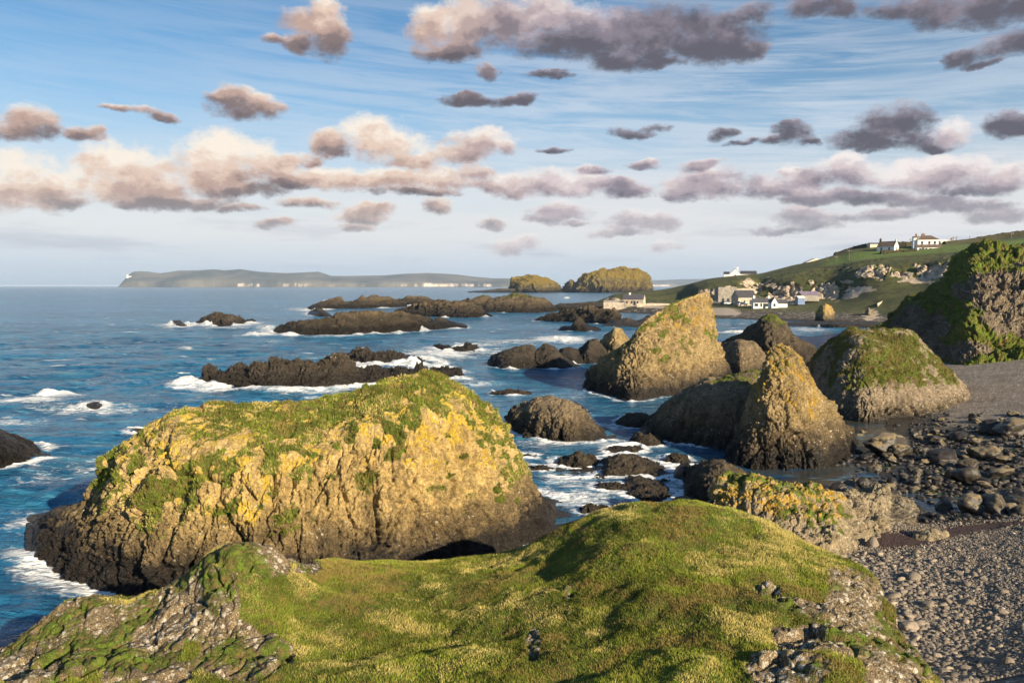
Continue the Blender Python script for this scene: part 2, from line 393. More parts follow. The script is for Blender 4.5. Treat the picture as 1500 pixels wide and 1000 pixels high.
# ------------------------------------------------------------------ sky with clouds
def angles(px, py):
    a, y, z = ray(px, py)
    return math.atan2(a, y), math.atan2(z, math.hypot(a, y))
CLOUDS = {.50: """35 172 40 22;8 182 36 16;60 186 26 14;130 195 36 11;150 192 20 10;355 152 44 17;382 150 26 14;318 146 20 8;228 168 24 7;172 157 20 5;205 160 30 7;
468 40 46 32;490 54 32 26;432 62 26 12;478 14 22 16;400 60 18 7;478 212 22 20;468 236 14 10;690 252 40 10;910 279 42 13;450 302 44 8;345 304 30 6;395 328 24 6;860 248 22 7;900 268 26 8;940 238 26 6;1030 238 30 7""",
.88: """30 246 44 32;15 278 50 24;165 243 52 32;140 272 40 24;300 230 46 32;335 214 46 26;375 228 46 26;545 198 44 30;570 210 50 26;1390 188 30 16;1245 238 26 13;1150 252 20 7;1390 232 36 16;1345 240 30 12""",
.72: """75 280 46 24;205 258 66 34;235 276 50 22;320 256 84 24;400 248 54 22;440 230 30 12;610 232 44 16;548 182 26 14;700 213 44 18;672 228 40 14;735 218 16 11;490 264 70 16;570 265 62 16;640 261 62 17;808 266 44 19;850 270 36 15;760 272 40 16;716 266 46 13;640 36 40 30;690 44 40 30;
1240 256 50 20;1300 262 50 18;1360 256 54 24;1410 248 46 26;1470 256 46 26;740 360 24 12;770 354 20 10;970 362 18 12""",
.55: """530 318 34 12;545 308 22 8;520 333 26 6;635 304 24 12;820 312 42 15;800 322 28 9;845 330 18 5;940 328 46 14;905 342 38 7;965 322 24 11;720 332 20 6;1030 264 52 22;1010 280 38 13;1060 280 38 14;1130 276 46 18;1190 262 50 12;1170 284 34 11;700 30 60 36;745 40 60 34;800 30 60 36""",
.36: """240 293 56 12;290 293 60 11;110 298 24 9;200 296 40 8;370 280 50 11;430 272 40 10;600 282 60 8;1430 276 76 11;1200 293 76 9;1270 293 66 9;1340 297 56 9;1175 322 42 15;1200 332 38 8;1150 338 36 5;1400 305 76 11;1460 318 56 11;1300 318 46 9;1240 322 40 9;850 50 70 36;900 50 60 36;660 74 50 14""",
.10: """830 66 70 24;900 68 70 30;960 60 64 30;1030 64 60 26;1080 70 34 18;920 88 60 13;960 30 70 28;1040 40 60 26;1080 20 40 17;980 92 30 7;
1298 186 44 28;1316 168 30 18;1275 202 48 12;1340 200 42 15;1300 210 66 9;1374 206 24 8;1472 178 36 16;1490 190 30 9;1166 200 28 18;1160 188 16 9;1130 212 20 5;1185 212 16 6;1052 198 18 8;1085 210 22 4;935 190 34 7;960 182 20 5;812 218 22 5;
705 142 52 9;680 134 26 7;755 140 32 8;775 142 16 7;716 104 16 9;800 112 26 5;1205 8 48 15;1240 20 26 13;1330 14 48 16;1390 22 66 19;1450 12 60 24;1500 14 48 26;1420 84 30 13;1460 74 48 17;1500 66 42 19;1400 92 16 9;1440 96 24 6"""}
def parse(s): return [tuple(float(q) for q in w.split()) for w in s.replace('\n', '').split(';') if w.strip()]
W = bpy.data.worlds.new("World"); SC.world = W; W.use_nodes = True
wn = NT(W.node_tree); bgn = W.node_tree.nodes['Background']
def cloud_group(name, nscale, amp):
    g = bpy.data.node_groups.new(name, 'ShaderNodeTree')
    g.interface.new_socket('P', in_out='INPUT', socket_type='NodeSocketVector')
    for o_ in 'DSTN': g.interface.new_socket(o_, in_out='OUTPUT', socket_type='NodeSocketFloat')
    n = NT(g); gi = n.node('NodeGroupInput'); go = n.node('NodeGroupOutput')
    P = gi.outputs[0]
    wq = n.vm('MULTIPLY', P, (1, 1.45, 1))
    w1 = n.vm('SUBTRACT', n.noise(wq, nscale, 6, .62, out=1), (.5, .5, .5))
    Pw = n.vm('ADD', P, n.vm('MULTIPLY', w1, (.080, .044, 0)))
    acc = None; Wt = 1e-4; S = 0.; T = 0.
    for tone, blobs in CLOUDS.items():
        for (x, y, rx, ry) in parse(blobs):
            az, el = angles(x, y)
            ax = abs(angles(x + rx, y)[0] - az) * 1.36; ey = abs(angles(x, y + ry)[1] - el) * 1.32
            v = n.vm('MULTIPLY_ADD', Pw, (1 / ax, 1 / ey, 0), (-az / ax, -el / ey, 0))
            d = n.m('SUBTRACT', 1.0, n.vm('DOT_PRODUCT', v, v))
            acc = d if acc is None else n.m('SMOOTH_MAX', acc, d, .3)
            w = n.m('MAXIMUM', n.m('ADD', d, .35), 0.)
            w = n.m('MULTIPLY', w, w)
            Wt = n.m('ADD', Wt, w); T = n.m('MULTIPLY_ADD', w, tone, T); S = n.m('MULTIPLY_ADD', w, n.vm('DOT_PRODUCT', v, (0, 1, 0)), S)
    f = n.m('SUBTRACT', n.noise(wq, nscale * 2.7, 9, .68), .5)
    n.put(go.inputs[0], n.m('ADD', n.m('MAXIMUM', acc, -1.2), n.m('MULTIPLY', f, amp)))
    n.put(go.inputs[1], n.m('DIVIDE', S, Wt)); n.put(go.inputs[2], n.m('DIVIDE', T, Wt)); n.put(go.inputs[3], f)
    return g
D = wn.node('ShaderNodeTexCoord').outputs['Generated']
dx, dy, dz = wn.xyz(D)
AZ = wn.m('ARCTAN2', dx, dy); EL = wn.m('ARCSINE', dz)
P0 = wn.comb(AZ, EL, 0)
cg = wn.node('ShaderNodeGroup', node_tree=cloud_group('clouds', 9, 2.6)); wn.put(cg.inputs[0], P0)
cd, cs_, ct, cn = cg.outputs
sky = wn.node('ShaderNodeTexSky', sky_type='NISHITA', sun_disc=False, sun_elevation=SUN_EL, sun_rotation=SUN_AZ, altitude=0, air_density=1.0, dust_density=.6, ozone_density=1.6)
K = .060
skyc = wn.vm('MULTIPLY', sky.outputs[0], (K * .60, K * .88, K * 1.03))
def lin(*c): return tuple((x / 255 / 12.92 if x < 11 else ((x / 255 + .055) / 1.055) ** 2.4) for x in c)
EXPO = 2 ** SC.view_settings.exposure
def C(r, g, b): return tuple(x / EXPO for x in lin(r, g, b))
# thin veil of high cirrus and the milky layer towards the horizon
cs = wn.noise(wn.vm('MULTIPLY', wn.comb(AZ, wn.m('ADD', EL, wn.m('MULTIPLY', AZ, .06)), 0), (2.6, 34, 1)), 1.7, 9, .66, .5)
cbig = wn.noise(P0, 3.2, 3, .5)
rightness = wn.step(AZ, -.5, .1, .30, 1)
cm = wn.m('MULTIPLY', wn.m('MULTIPLY', wn.step(cs, .33, .62), wn.step(cbig, .3, .6, .6, 1)), rightness)
cm = wn.m('MULTIPLY', cm, wn.step(EL, .5, .05))
base = wn.mix(wn.m('MULTIPLY', cm, .85), skyc, C(228, 231, 238))
low = wn.m('MULTIPLY', wn.step(EL, .30, .04), .90)
base = wn.mix(low, base, wn.mix(wn.step(EL, .008, .07), C(204, 216, 232), wn.mix(wn.step(EL, .10, .22), C(236, 234, 235), C(192, 216, 236))))
hz = wn.noise(wn.vm('MULTIPLY', P0, (3, 24, 1)), 1.5, 6, .6)
base = wn.mix(wn.m('MULTIPLY', wn.m('MULTIPLY', wn.step(hz, .48, .66), wn.step(EL, .11, .05)), wn.m('MULTIPLY', wn.step(EL, .005, .04), .45)), base, C(176, 182, 200))
# cumulus: bright towards their tops, mauve-grey beneath; those at the upper right stand in shade
warm = wn.step(AZ, .10, -.16)
puff = wn.noise(wn.vm('MULTIPLY', P0, (1, 1.4, 1)), 19, 8, .64)
tv = wn.m('ADD', ct, wn.m('ADD', wn.m('MULTIPLY', cs_, .42), wn.m('ADD', wn.m('MULTIPLY', wn.m('SUBTRACT', puff, .5), 1.25), wn.m('MULTIPLY', wn.step(cd, 0, 1.2, .10, -.06), 1))))
def tones(stops):
    c = stops[0][1]
    for (a_, _), (b_, col) in zip(stops, stops[1:]): c = wn.mix(wn.step(tv, a_, b_), c, col)
    return c
cw = tones([(.0, C(104, 97, 104)), (.3, C(138, 122, 122)), (.55, C(196, 168, 156)), (.75, C(234, 208, 190)), (1.0, C(255, 243, 228))])
cgc = tones([(.0, C(100, 98, 110)), (.3, C(140, 132, 144)), (.55, C(184, 170, 177)), (.75, C(220, 205, 206)), (1.0, C(248, 239, 236))])
cc = wn.mix(warm, cgc, cw)
fade = wn.step(EL, .05, .12, .6, 1)
ca = wn.m('MULTIPLY', wn.m('POWER', wn.step(cd, -.04, .92), .8), fade)
base = wn.mix(ca, base, cc)
wn.put(bgn.inputs['Color'], base); bgn.inputs['Strength'].default_value = 1.0
W.cycles.sampling_method = 'MANUAL'; W.cycles.sample_map_resolution = 512
# ------------------------------------------------------------------ foreground hill
FG = [  # px, then near, mid, lip, far lip as (distance, photo row)
 (-420, (14, 1120), (16, 1095), (17.5, 1075), (18.5, 1078)), (-180, (15, 1070), (17, 1045), (18.8, 1015), (19.8, 1015)), (-50, (15.5, 1045), (17.6, 1015), (19.5, 978), (20.2, 978)),
 (7, (16, 1022), (18.3, 985), (20, 942), (20.8, 938)), (60, (16.3, 1012), (18.6, 965), (20.4, 908), (21.2, 904)), (113, (16.5, 1008), (18.8, 945), (20.9, 878), (21.7, 873)),
 (200, (16.5, 1004), (18.8, 945), (20.9, 884), (22, 877)), (277, (16.5, 1000), (18.8, 925), (20.9, 850), (21.8, 843)), (347, (16.5, 1000), (18.6, 915), (20.5, 804), (21.4, 795)),
 (395, (16.3, 1000), (18.6, 915), (20.8, 810), (21.7, 800)), (440, (16.2, 1000), (18.8, 925), (21.3, 838), (22.6, 828)), (487, (16, 1000), (19, 930), (22, 853), (27, 821)),
 (617, (15.5, 1000), (19, 925), (22.5, 855), (27.5, 824)), (690, (15, 1000), (18.5, 925), (23, 844), (27.5, 820)), (767, (14.6, 1000), (18, 915), (23.5, 820), (27.5, 807)),
 (833, (14.3, 1000), (18, 900), (23.5, 792), (27, 771)), (917, (14, 1000), (18, 880), (23.5, 763), (26.5, 738)), (1000, (13.6, 1000), (17.5, 880), (23, 758), (26, 734)),
 (1060, (13.4, 1000), (17, 880), (22.5, 763), (25.5, 742)), (1117, (13.2, 1000), (16.5, 890), (21.5, 784), (24, 758)), (1183, (13, 1000), (16.3, 900), (20.5, 815), (22.5, 789)),
 (1240, (13.2, 1000), (16.3, 910), (19.5, 838), (21, 812)), (1277, (13.5, 1000), (16.5, 920), (18.8, 862), (20, 842)), (1317, (14, 1000), (15.8, 960), (17.5, 918), (18.4, 899)),
 (1343, (14.2, 1002), (15.2, 982), (16.3, 960), (17, 949)), (1366, (13.8, 1016), (14.6, 1008), (15.3, 1003), (15.8, 1000)), (1410, (13, 1062), (13.6, 1060), (14.2, 1058), (14.8, 1058)), (1560, (11, 1190), (11.6, 1190), (12.2, 1190), (12.8, 1195))]
def foreground():
    cols = []
    for px, *k in FG:
        pts = []
        n_d = k[0][0]; n_z = at(px, k[0][1], n_d)[2]
        pts += [(n_d - 6.5, float(n_z) - 2.2), (n_d - 3, float(n_z) - .5)]
        for d, py in k: pts.append((d, float(at(px, py, d)[2])))
        fz = pts[-1][1]; fd = pts[-1][0]
        pts += [(fd + .5, fz - .5), (fd + 1.3, fz - 1.9), (fd + 2.0, min(fz - 3.6, .4)), (fd + 2.6, -1.2)]
        cols.append(pts)
    cols = np.array(cols)                           # (ncol, nk, 2)
    pxs = np.array([c[0] for c in FG], float)
    nk = cols.shape[1]; nu, nv = 1150, 420
    u = np.linspace(-420, 1560, nu)
    dk = np.stack([pchip(pxs, cols[:, k, 0], u) for k in range(nk)], 1)
    zk = np.stack([pchip(pxs, cols[:, k, 1], u) for k in range(nk)], 1)
    keys = np.array([0, .09, .2, .40, .62, .80, .86, .91, .96, 1.])
    t = np.linspace(0, 1, nv)
    D_ = np.stack([pchip(keys, dk[i], t) for i in range(nu)])
    Z_ = np.stack([pchip(keys, zk[i], t) for i in range(nu)])
    Z_ = blur(blur(Z_, 8, 0), 3, 1); D_ = blur(D_, 8, 0)
    a, ry_, _ = ray(u, np.full(nu, 900.))
    X_ = (a / ry_)[:, None] * D_
    P = np.stack([X_, D_, Z_], -1)
    N = grid_normals(P); N = blur(blur(N, 6, 0), 4, 1); N /= np.linalg.norm(N, axis=2, keepdims=True)
    if N[..., 2].mean() < 0: N = -N
    p = P.reshape(-1, 3); nn = N.reshape(-1, 3)
    qx, qy = project(*p.T)
    # where bare rock breaks the turf (places on the hill: centre, radii)
    RK = [(380, 815, 80, 28, .95), (300, 890, 70, 70, .85), (350, 960, 75, 70, .95), (150, 935, 140, 65, .95), (250, 985, 80, 40, .6), (40, 970, 80, 50, .9), (450, 832, 25, 10, .9), (215, 900, 40, 40, .5),
          (1180, 925, 75, 60, .75), (1255, 905, 65, 80, .95), (1310, 960, 60, 75, .98), (1150, 985, 80, 45, .75), (1160, 880, 40, 14, .6), (1120, 860, 30, 16, .6), (1110, 785, 18, 10, .5), (780, 940, 12, 30, .8), (832, 868, 10, 10, .7), (1030, 805, 20, 10, .4)]
    rk = np.zeros(len(p))
    for x, y, rx, ry, s in RK:
        rk = np.maximum(rk, s * np.exp(-(((qx - x) / rx) ** 2 + ((qy - y) / ry) ** 2) * .8))
    rk = rk + .42 * fbm(p, 1.1, 5, 31) * (rk > .12)
    rm = sstep(.38, .62, rk)
    rm = np.maximum(rm, sstep(.62, .78, 1 - nn[:, 2]) * sstep(200, 700, qx) * 0)
    d = .30 * fbm(p, 2.4, 4, 21) + .12 * fbm(p, .8, 4, 22) * (1 - .2 * rm) + .05 * (1 - rm) * np.abs(fbm(p, .28, 3, 23))
    w = p + .25 * np.stack([fbm(p, .7, 3, s) for s in (24, 25, 26)], -1)
    m1 = np.clip(.6 + 1.3 * fbm(p, 2.5, 3, 29), .15, 1.3)
    d = d + rm * (m1 * block(w, .95, 27, 1.5, .27) + block(w, .36, 28, 1.1, .07) + block(w, .14, 30, 1., .018) + .06 * (1 - 2 * np.abs(fbm(p, .5, 4, 33)) - .6))
    taper = sstep(27.5, 24, p[:, 1]) * .6 + .4
    p2 = p + nn * (d * taper)[:, None]
    P2 = p2.reshape(P.shape); N2 = grid_normals(P2)
    if N2[..., 2].mean() < 0: N2 = -N2
    edge = sstep(.84, .90, np.tile(t, nu)); 
    g = (1 - rm) * (1 - .0 * edge)
    g = np.maximum(g, rm * np.clip(.47 + .75 * fbm(p, 1.1, 4, 35), 0, .72))
    A = {'grass': g, 'lich': np.where(qx < 500, .10, -.15) + 0 * rm, 'white': 1.35 + .8 * sstep(.45, .9, rk) + .5 * fbm(p, 1.2, 3, 36)}
    ob = mesh_np('hill', p2, grid_faces(nu, nv), MATS['fg'], A); fix_normals(ob); tag(ob, kind='structure')
    # turf
    gw = (1 - sstep(.3, .7, rm)) * (np.tile(t, nu) > .15) * (np.tile(t, nu) < .9) * (qx > -80) * (qx < 1420)
    # more blades where they show larger
    gw = gw * np.clip(22 / p[:, 1], .6, 1.6)
    gw = gw * (.45 + .55 * sstep(-.25, .15, fbm(p, 1.3, 4, 41)))
    b = blades('grass', P2, N2.astype(float), gw, 620000, .048, .015, MATS['blade'], 5)
    tag(b, kind='stuff')
    global FGP; FGP = P2
MATS['fg'] = rock_material('turf_and_rock', mid=(.11, .085, .05), light=(.26, .19, .105), pale=(.62, .53, .40), tide=(-2.5, -1.2, -.2), scale=.55, bump=.05, wsc=3.2)
MATS['blade'] = grass_material('grass_blades', straw=.25, g0=(.085, .115, .012), g1=(.22, .27, .028), st=(.54, .44, .15), br=(.27, .195, .065))
foreground()
# ------------------------------------------------------------------ land behind the camera that shades the shore
def back_land(name, c0, c1, s0, s1, hgt, seed):
    """a grassy cliff lying across the sun direction: c across, s towards the sun"""
    nu, nv = 90, 60
    c = np.linspace(c0, c1, nu)[:, None]; s = np.linspace(s0, s1, nv)[None]
    X = c * .788 + s * .616; Y = c * .616 - s * .788
    u = (c - c0) / (c1 - c0); v = (s - s0) / (s1 - s0)
    Z = hgt * sstep(0, .12, u) * sstep(0, .12, 1 - u) * sstep(0, .45, v) * sstep(0, .2, 1 - v) - .6
    P = np.stack([X + 0 * Z, Y + 0 * Z, Z], -1); p = P.reshape(-1, 3)
    p[:, 2] += (.09 * hgt * fbm(p, 6, 4, seed)) * (p[:, 2] > 0)
    A = {'grass': np.full(len(p), .8), 'lich': np.full(len(p), -1.), 'white': np.full(len(p), .3)}
    o = mesh_np(name, p, grid_faces(nu, nv), MATS['fg'], A); fix_normals(o); tag(o, kind='structure')
# ------------------------------------------------------------------ rocks and sea stacks
MATS['blade2'] = grass_material('dry_grass_blades', straw=.42, g0=(.05, .065, .010), g1=(.11, .135, .02), st=(.24, .17, .07), br=(.12, .08, .035))
MATS['big'] = rock_material('lichen_basalt', dark=(.03, .025, .022), mid=(.22, .16, .08), light=(.68, .49, .20), pale=(.84, .67, .40), yellow=(.78, .55, .05), tide=(1.0, 2.0, 3.4), scale=.8, bump=.06)
MATS['stack'] = rock_material('ochre_basalt', dark=(.028, .023, .02), mid=(.18, .135, .08), light=(.46, .34, .165), pale=(.68, .56, .37), tide=(.8, 1.9, 3.4), scale=1.0, bump=.06)
MATS['dome'] = rock_material('grey_lichen_rock', dark=(.04, .034, .028), mid=(.17, .135, .09), light=(.38, .30, .21), pale=(.64, .56, .46), tide=(.1, .8, 1.6), scale=1.0, bump=.06)
MATS['dark'] = rock_material('black_basalt', dark=(.034, .029, .025), mid=(.08, .064, .048), light=(.15, .118, .078), pale=(.2, .16, .11), tide=(.6, 2.4, 4.5), scale=1.2, bump=.08)
MATS['reef'] = rock_material('brown_reef_rock', dark=(.036, .030, .025), mid=(.10, .078, .053), light=(.27, .205, .125), pale=(.35, .28, .19), tide=(1.2, 3.0, 5.2), scale=3.0, bump=.15)
MATS['hump'] = rock_material('brown_rock', dark=(.04, .033, .027), mid=(.12, .092, .06), light=(.27, .205, .125), pale=(.45, .36, .25), tide=(.3, 1.0, 2.0), scale=1.0, bump=.06)
MATS['isle'] = rock_material('lichen_cliff', dark=(.06, .05, .04), mid=(.24, .19, .10), light=(.56, .43, .16), pale=(.70, .58, .34), yellow=(.68, .48, .07), tide=(2, 7, 12), scale=14., bump=.7, tideamp=2)
MATS['cong'] = rock_material('pebbly_rock', dark=(.05, .042, .034), mid=(.22, .18, .12), light=(.42, .34, .22), pale=(.62, .54, .40), tide=(-.3, .3, .9), scale=.7, bump=.05)
MATS['weed'] = rock_material('weedy_rock', dark=(.038, .030, .022), mid=(.07, .054, .037), light=(.13, .10, .065), pale=(.2, .16, .12), tide=(.1, .6, 1.4), scale=.7, bump=.06, wet=.3)
big = rock('sea_stack', 'largest grass-topped sea stack, yellow lichen on its sunlit face, black wet foot', MATS['big'],
     [(38, 803), (50, 772), (72, 748), (118, 728), (140, 702), (172, 660), (198, 642), (235, 616), (250, 603), (300, 592), (380, 583), (440, 583), (500, 576), (545, 560), (560, 549), (600, 544), (620, 541), (640, 548), (680, 565), (700, 579), (720, 600), (745, 640), (765, 690), (785, 724), (810, 745), (836, 774)],
     [(38, 804), (60, 826), (120, 855), (210, 880), (300, 888), (400, 884), (500, 872), (600, 855), (700, 830), (780, 800), (836, 776)],
     7.0, [(0, 0), (.03, .10), (.09, .26), (.17, .46), (.28, .64), (.42, .79), (.62, .90), (.82, .97), (1, 1)], nu=1000, nv=640, amp=.55, size=3.0, crack=.40, csize=.85, czs=2.0, seed=3, cols=.18, mossoff=.36, grass=(.60, .88, .5), mossy=.95, lich=.47, white=.3, foam=1.6, cat='sea stack')
P2, N2, A2 = ob_data['sea_stack']
gg = sstep(.45, .7, A2['grass'])
b = blades('grass', P2, N2.astype(float), gg, 110000, .10, .03, MATS['blade'], 8, parent=big); tag(b, kind='stuff')
st = rock('sea_stack', 'tall leaning sea stack with grassy shoulder, standing alone in the water', MATS['stack'],
     [(850, 569), (865, 545), (890, 515), (920, 490), (930, 476), (950, 458), (985, 443), (1010, 433), (1034, 429), (1043, 438), (1047, 468), (1051, 495), (1061, 520), (1074, 552)],
     [(850, 571), (885, 580), (925, 587), (960, 584), (1000, 579), (1040, 570), (1074, 554)],
     7.5, CONE, nu=420, nv=330, amp=.9, size=4.5, crack=.6, csize=1.2, czs=2., seed=11, cols=.14, grass=(.50, .78, .5), mossy=.62, mossoff=.0, lich=.40, white=.35, foam=.7, cat='sea stack')
rock('sea_stack', 'pointed triangular sea stack with golden lichen, standing at the edge of the boulder shore', MATS['stack'],
     [(1062, 672), (1075, 640), (1090, 600), (1105, 560), (1118, 530), (1128, 505), (1145, 496), (1160, 503), (1175, 525), (1190, 550), (1205, 580), (1225, 605), (1245, 627), (1257, 652)],
     [(1062, 674), (1080, 684), (1130, 690), (1190, 689), (1235, 677), (1257, 655)],
     5.0, CONE, nu=420, nv=380, amp=.5, size=2.6, crack=.36, csize=.75, czs=1.8, seed=14, cols=.06, grass=(.62, .9, .7), mossy=.5, mossoff=-.1, lich=.46, white=.5, foam=0, cat='sea stack')
rock('sea_stack', 'low shadowed rock with a green turf cap, left of the triangular stack', MATS['hump'],
     [(932, 633), (945, 618), (960, 604), (985, 581), (1010, 565), (1040, 553), (1070, 547), (1105, 541), (1130, 548), (1160, 585), (1185, 640)],
     [(932, 636), (980, 648), (1030, 656), (1075, 660), (1130, 660), (1185, 648)], 5.5, ROUND, nu=320, nv=220, amp=.5, size=2.4, crack=.34, csize=.9, seed=16, grass=(.60, .8, .62), white=.45, foam=.8, cat='sea stack')
dome = rock('sea_stack', 'broad dome-shaped sea stack covered in brown and green turf, beside the boulder shore', MATS['dome'],
     [(1182, 545), (1190, 522), (1200, 508), (1216, 494), (1250, 479), (1300, 479), (1330, 486), (1360, 506), (1390, 540), (1420, 571), (1446, 592)],
     [(1182, 575), (1205, 600), (1235, 613), (1280, 619), (1330, 616), (1380, 611), (1430, 600), (1446, 594)],
     11, [(0, 0), (.05, .14), (.15, .30), (.30, .50), (.5, .72), (.75, .91), (1, 1)], nu=460, nv=320, amp=.8, size=3.6, crack=.34, csize=.9, czs=1.4, seed=18, grass=(.12, .40, .18), mossy=.75, mossoff=.2, white=.6, foam=0, cat='sea stack')
P2, N2, A2 = ob_data[dome.name]
b = blades('grass', P2, N2.astype(float), sstep(.5, .75, A2['grass']), 50000, .13, .05, MATS['blade2'], 9, parent=dome); tag(b, kind='stuff')
rock('rock', 'dark jagged rock peak with a patch of moss, behind the triangular sea stack', MATS['dark'],
     [(1040, 522), (1060, 502), (1090, 481), (1120, 465), (1135, 462), (1150, 469), (1170, 488), (1190, 505), (1215, 535)],
     [(1040, 530), (1090, 540), (1150, 545), (1215, 540)], 7, CONE, nu=220, nv=130, amp=1.2, size=4, crack=.6, csize=1.6, seed=21, grass=(.6, .9, .5), foam=.8)
rock('rock', 'brown rounded rock between the tall stack and the dark peak', MATS['hump'],
     [(1046, 530), (1055, 508), (1070, 499), (1085, 497), (1105, 502), (1120, 520), (1128, 545)],
     [(1046, 540), (1085, 552), (1128, 548)], 5, ROUND, nu=150, nv=100, amp=.7, size=3, crack=.4, csize=1.2, seed=22, foam=.5)
rock('rock', 'small pointed golden rock just left of the tall leaning stack', MATS['stack'],
     [(872, 520), (878, 500), (890, 487), (901, 477), (912, 485), (922, 500), (932, 522)], [(872, 526), (900, 530), (932, 526)], 5, CONE, nu=150, nv=110, amp=.8, size=3, crack=.45, csize=1.2, seed=24, lich=.2, foam=.5)
for k, (tp, bs, lab) in enumerate([
    ([(714, 534), (722, 522), (738, 513), (765, 504), (778, 505), (788, 515), (792, 536)], [(714, 536), (745, 541), (792, 539)], 'leftmost and widest of four smooth black rocks in a row'),
    ([(780, 536), (784, 512), (798, 503), (812, 507), (826, 522), (852, 535)], [(780, 539), (810, 541), (852, 537)], 'second smooth black rock from the left, with a long right-hand tail'),
    ([(812, 530), (822, 512), (835, 506), (848, 511), (862, 530)], [(812, 533), (840, 534), (862, 532)], 'smallest of four smooth black rocks in a row'),
    ([(840, 525), (848, 508), (862, 497), (873, 496), (885, 510), (893, 530)], [(840, 530), (865, 533), (893, 531)], 'rightmost smooth black rock, below the small golden point')]):
    rock('rock', lab, MATS['dark'], tp, bs, 5, ROUND, nu=130, nv=80, amp=.6, size=3, crack=.4, csize=1.5, flatcrack=.4, seed=30 + k, foam=.9, group='row of smooth black rocks')
rock('rock', 'brown domed rock with a sloping right tail, in the channel right of the largest stack', MATS['hump'],
     [(742, 625), (746, 604), (755, 594), (775, 588), (790, 584), (808, 582), (830, 584), (845, 594), (858, 610), (875, 626), (903, 641)],
     [(742, 630), (775, 642), (830, 650), (870, 648), (903, 643)], 4.5, STEEP, nu=300, nv=180, amp=.5, size=2.2, crack=.42, csize=.7, czs=2., cols=.2, seed=36, white=.3, foam=.8)
rock('rock', 'small black wedge of rock behind the brown domed rock', MATS['dark'], [(836, 596), (842, 588), (850, 592), (862, 604)], [(836, 599), (850, 604), (862, 605)], 1.4, ROUND, nu=50, nv=40, amp=.2, size=1, seed=37, foam=.4)
# reefs out in the bay
rock('reef', 'long jagged black reef with a pale-topped knob, behind the largest stack', MATS['dark'],
     [(288, 560), (298, 545), (306, 541), (320, 544), (330, 545), (350, 540), (380, 529), (395, 526), (420, 530), (450, 526), (470, 529), (478, 521), (488, 516), (503, 515), (513, 522), (516, 536), (530, 543), (550, 541), (570, 545), (600, 541), (640, 543), (660, 541), (672, 544), (684, 551)],
     [(288, 562), (340, 567), (400, 570), (460, 569), (520, 564), (600, 560), (684, 554)], 7, STEEP, nu=520, nv=150, amp=1.3, size=2.6, crack=1.0, csize=1.1, flatcrack=.8, seed=41, white=.25, foam=2.6)
rock('reef', 'black reef with surf running off it, behind the pale-topped knob', MATS['dark'],
     [(508, 530), (514, 517), (526, 513), (540, 511), (546, 518), (570, 514), (590, 519), (610, 526), (630, 529), (650, 537)], [(508, 533), (560, 537), (600, 536), (650, 539)], 6, ROUND, nu=200, nv=80, amp=1.2, size=2.4, crack=1.0, csize=1.2, flatcrack=.8, seed=42, foam=3.4)
rock('reef', 'short black reef amid white surf, left of the row of smooth rocks', MATS['dark'],
     [(636, 512), (642, 505), (655, 503), (662, 508), (676, 506), (690, 502), (698, 508), (704, 514)], [(636, 513), (670, 517), (704, 516)], 5, ROUND, nu=110, nv=60, amp=1.1, size=2.4, crack=.9, csize=1.2, flatcrack=.8, seed=43, foam=3.4)
rock('reef', 'isolated black hump of rock ringed by white surf, out in open sea', MATS['dark'],
     [(287, 473), (296, 466), (308, 461), (322, 457), (336, 459), (348, 463), (372, 471)], [(287, 475), (330, 477), (372, 473)], 12, ROUND, nu=120, nv=60, amp=1.6, size=4, crack=1.1, csize=2, flatcrack=.8, seed=44, foam=6)
rock('reef', 'tiny black rock left of the isolated hump', MATS['dark'], [(249, 475), (256, 468), (264, 469), (274, 475)], [(249, 476), (262, 478), (274, 477)], 5, ROUND, nu=50, nv=40, amp=.6, size=3, seed=45, foam=6)
rock('reef', 'tiny black rock in the surf before the long flat reef', MATS['dark'], [(366, 489), (374, 486), (384, 490)], [(366, 491), (375, 492), (384, 491)], 3, ROUND, nu=40, nv=30, amp=.3, size=2, seed=46, foam=5)
rock('rock', 'small dark rock awash near the breaking wave at far left', MATS['dark'], [(122, 596), (128, 589), (142, 588), (156, 595)], [(122, 598), (138, 600), (156, 598)], 1.6, ROUND, nu=70, nv=40, amp=.25, size=1, crack=.1, csize=.6, seed=47, foam=1.6)
rock('rock', 'low dark rock barely above water behind the left shoulder of the largest stack', MATS['weed'], [(184, 632), (198, 627), (215, 627), (236, 632)], [(184, 634), (210, 637), (236, 635)], 1.4, ROUND, nu=70, nv=40, amp=.15, size=1, seed=48, foam=.6)
rock('rock', 'low dark ledge awash at the left foot of the largest stack', MATS['weed'], [(40, 760), (60, 752), (80, 748), (100, 752)], [(40, 763), (70, 766), (100, 762)], 1.0, ROUND, nu=60, nv=40, amp=.15, size=.8, seed=49, foam=.8)
rock('rock', 'brown sloping rock at the left edge of the view', MATS['reef'], [(-110, 650), (-60, 632), (-20, 625), (5, 626), (25, 634), (42, 646), (60, 660), (74, 670)], [(-110, 690), (-60, 695), (0, 690), (40, 682), (74, 673)], 4, ROUND, nu=200, nv=110, amp=.4, size=2, crack=.2, csize=.9, seed=50, foam=.9)
rock('reef', 'long low black reef with surf along its near side, in mid bay', MATS['reef'],
     [(397, 487), (410, 479), (425, 473), (440, 467), (470, 465), (488, 463), (497, 457), (520, 455), (548, 454), (570, 457), (585, 461), (610, 464), (630, 471), (650, 474), (682, 479)], [(397, 488), (450, 491), (500, 491), (560, 487), (620, 483), (682, 480)], 14, ROUND, nu=320, nv=90, amp=1.5, size=5, crack=1.1, csize=2.2, flatcrack=.7, seed=51, foam=4.5)
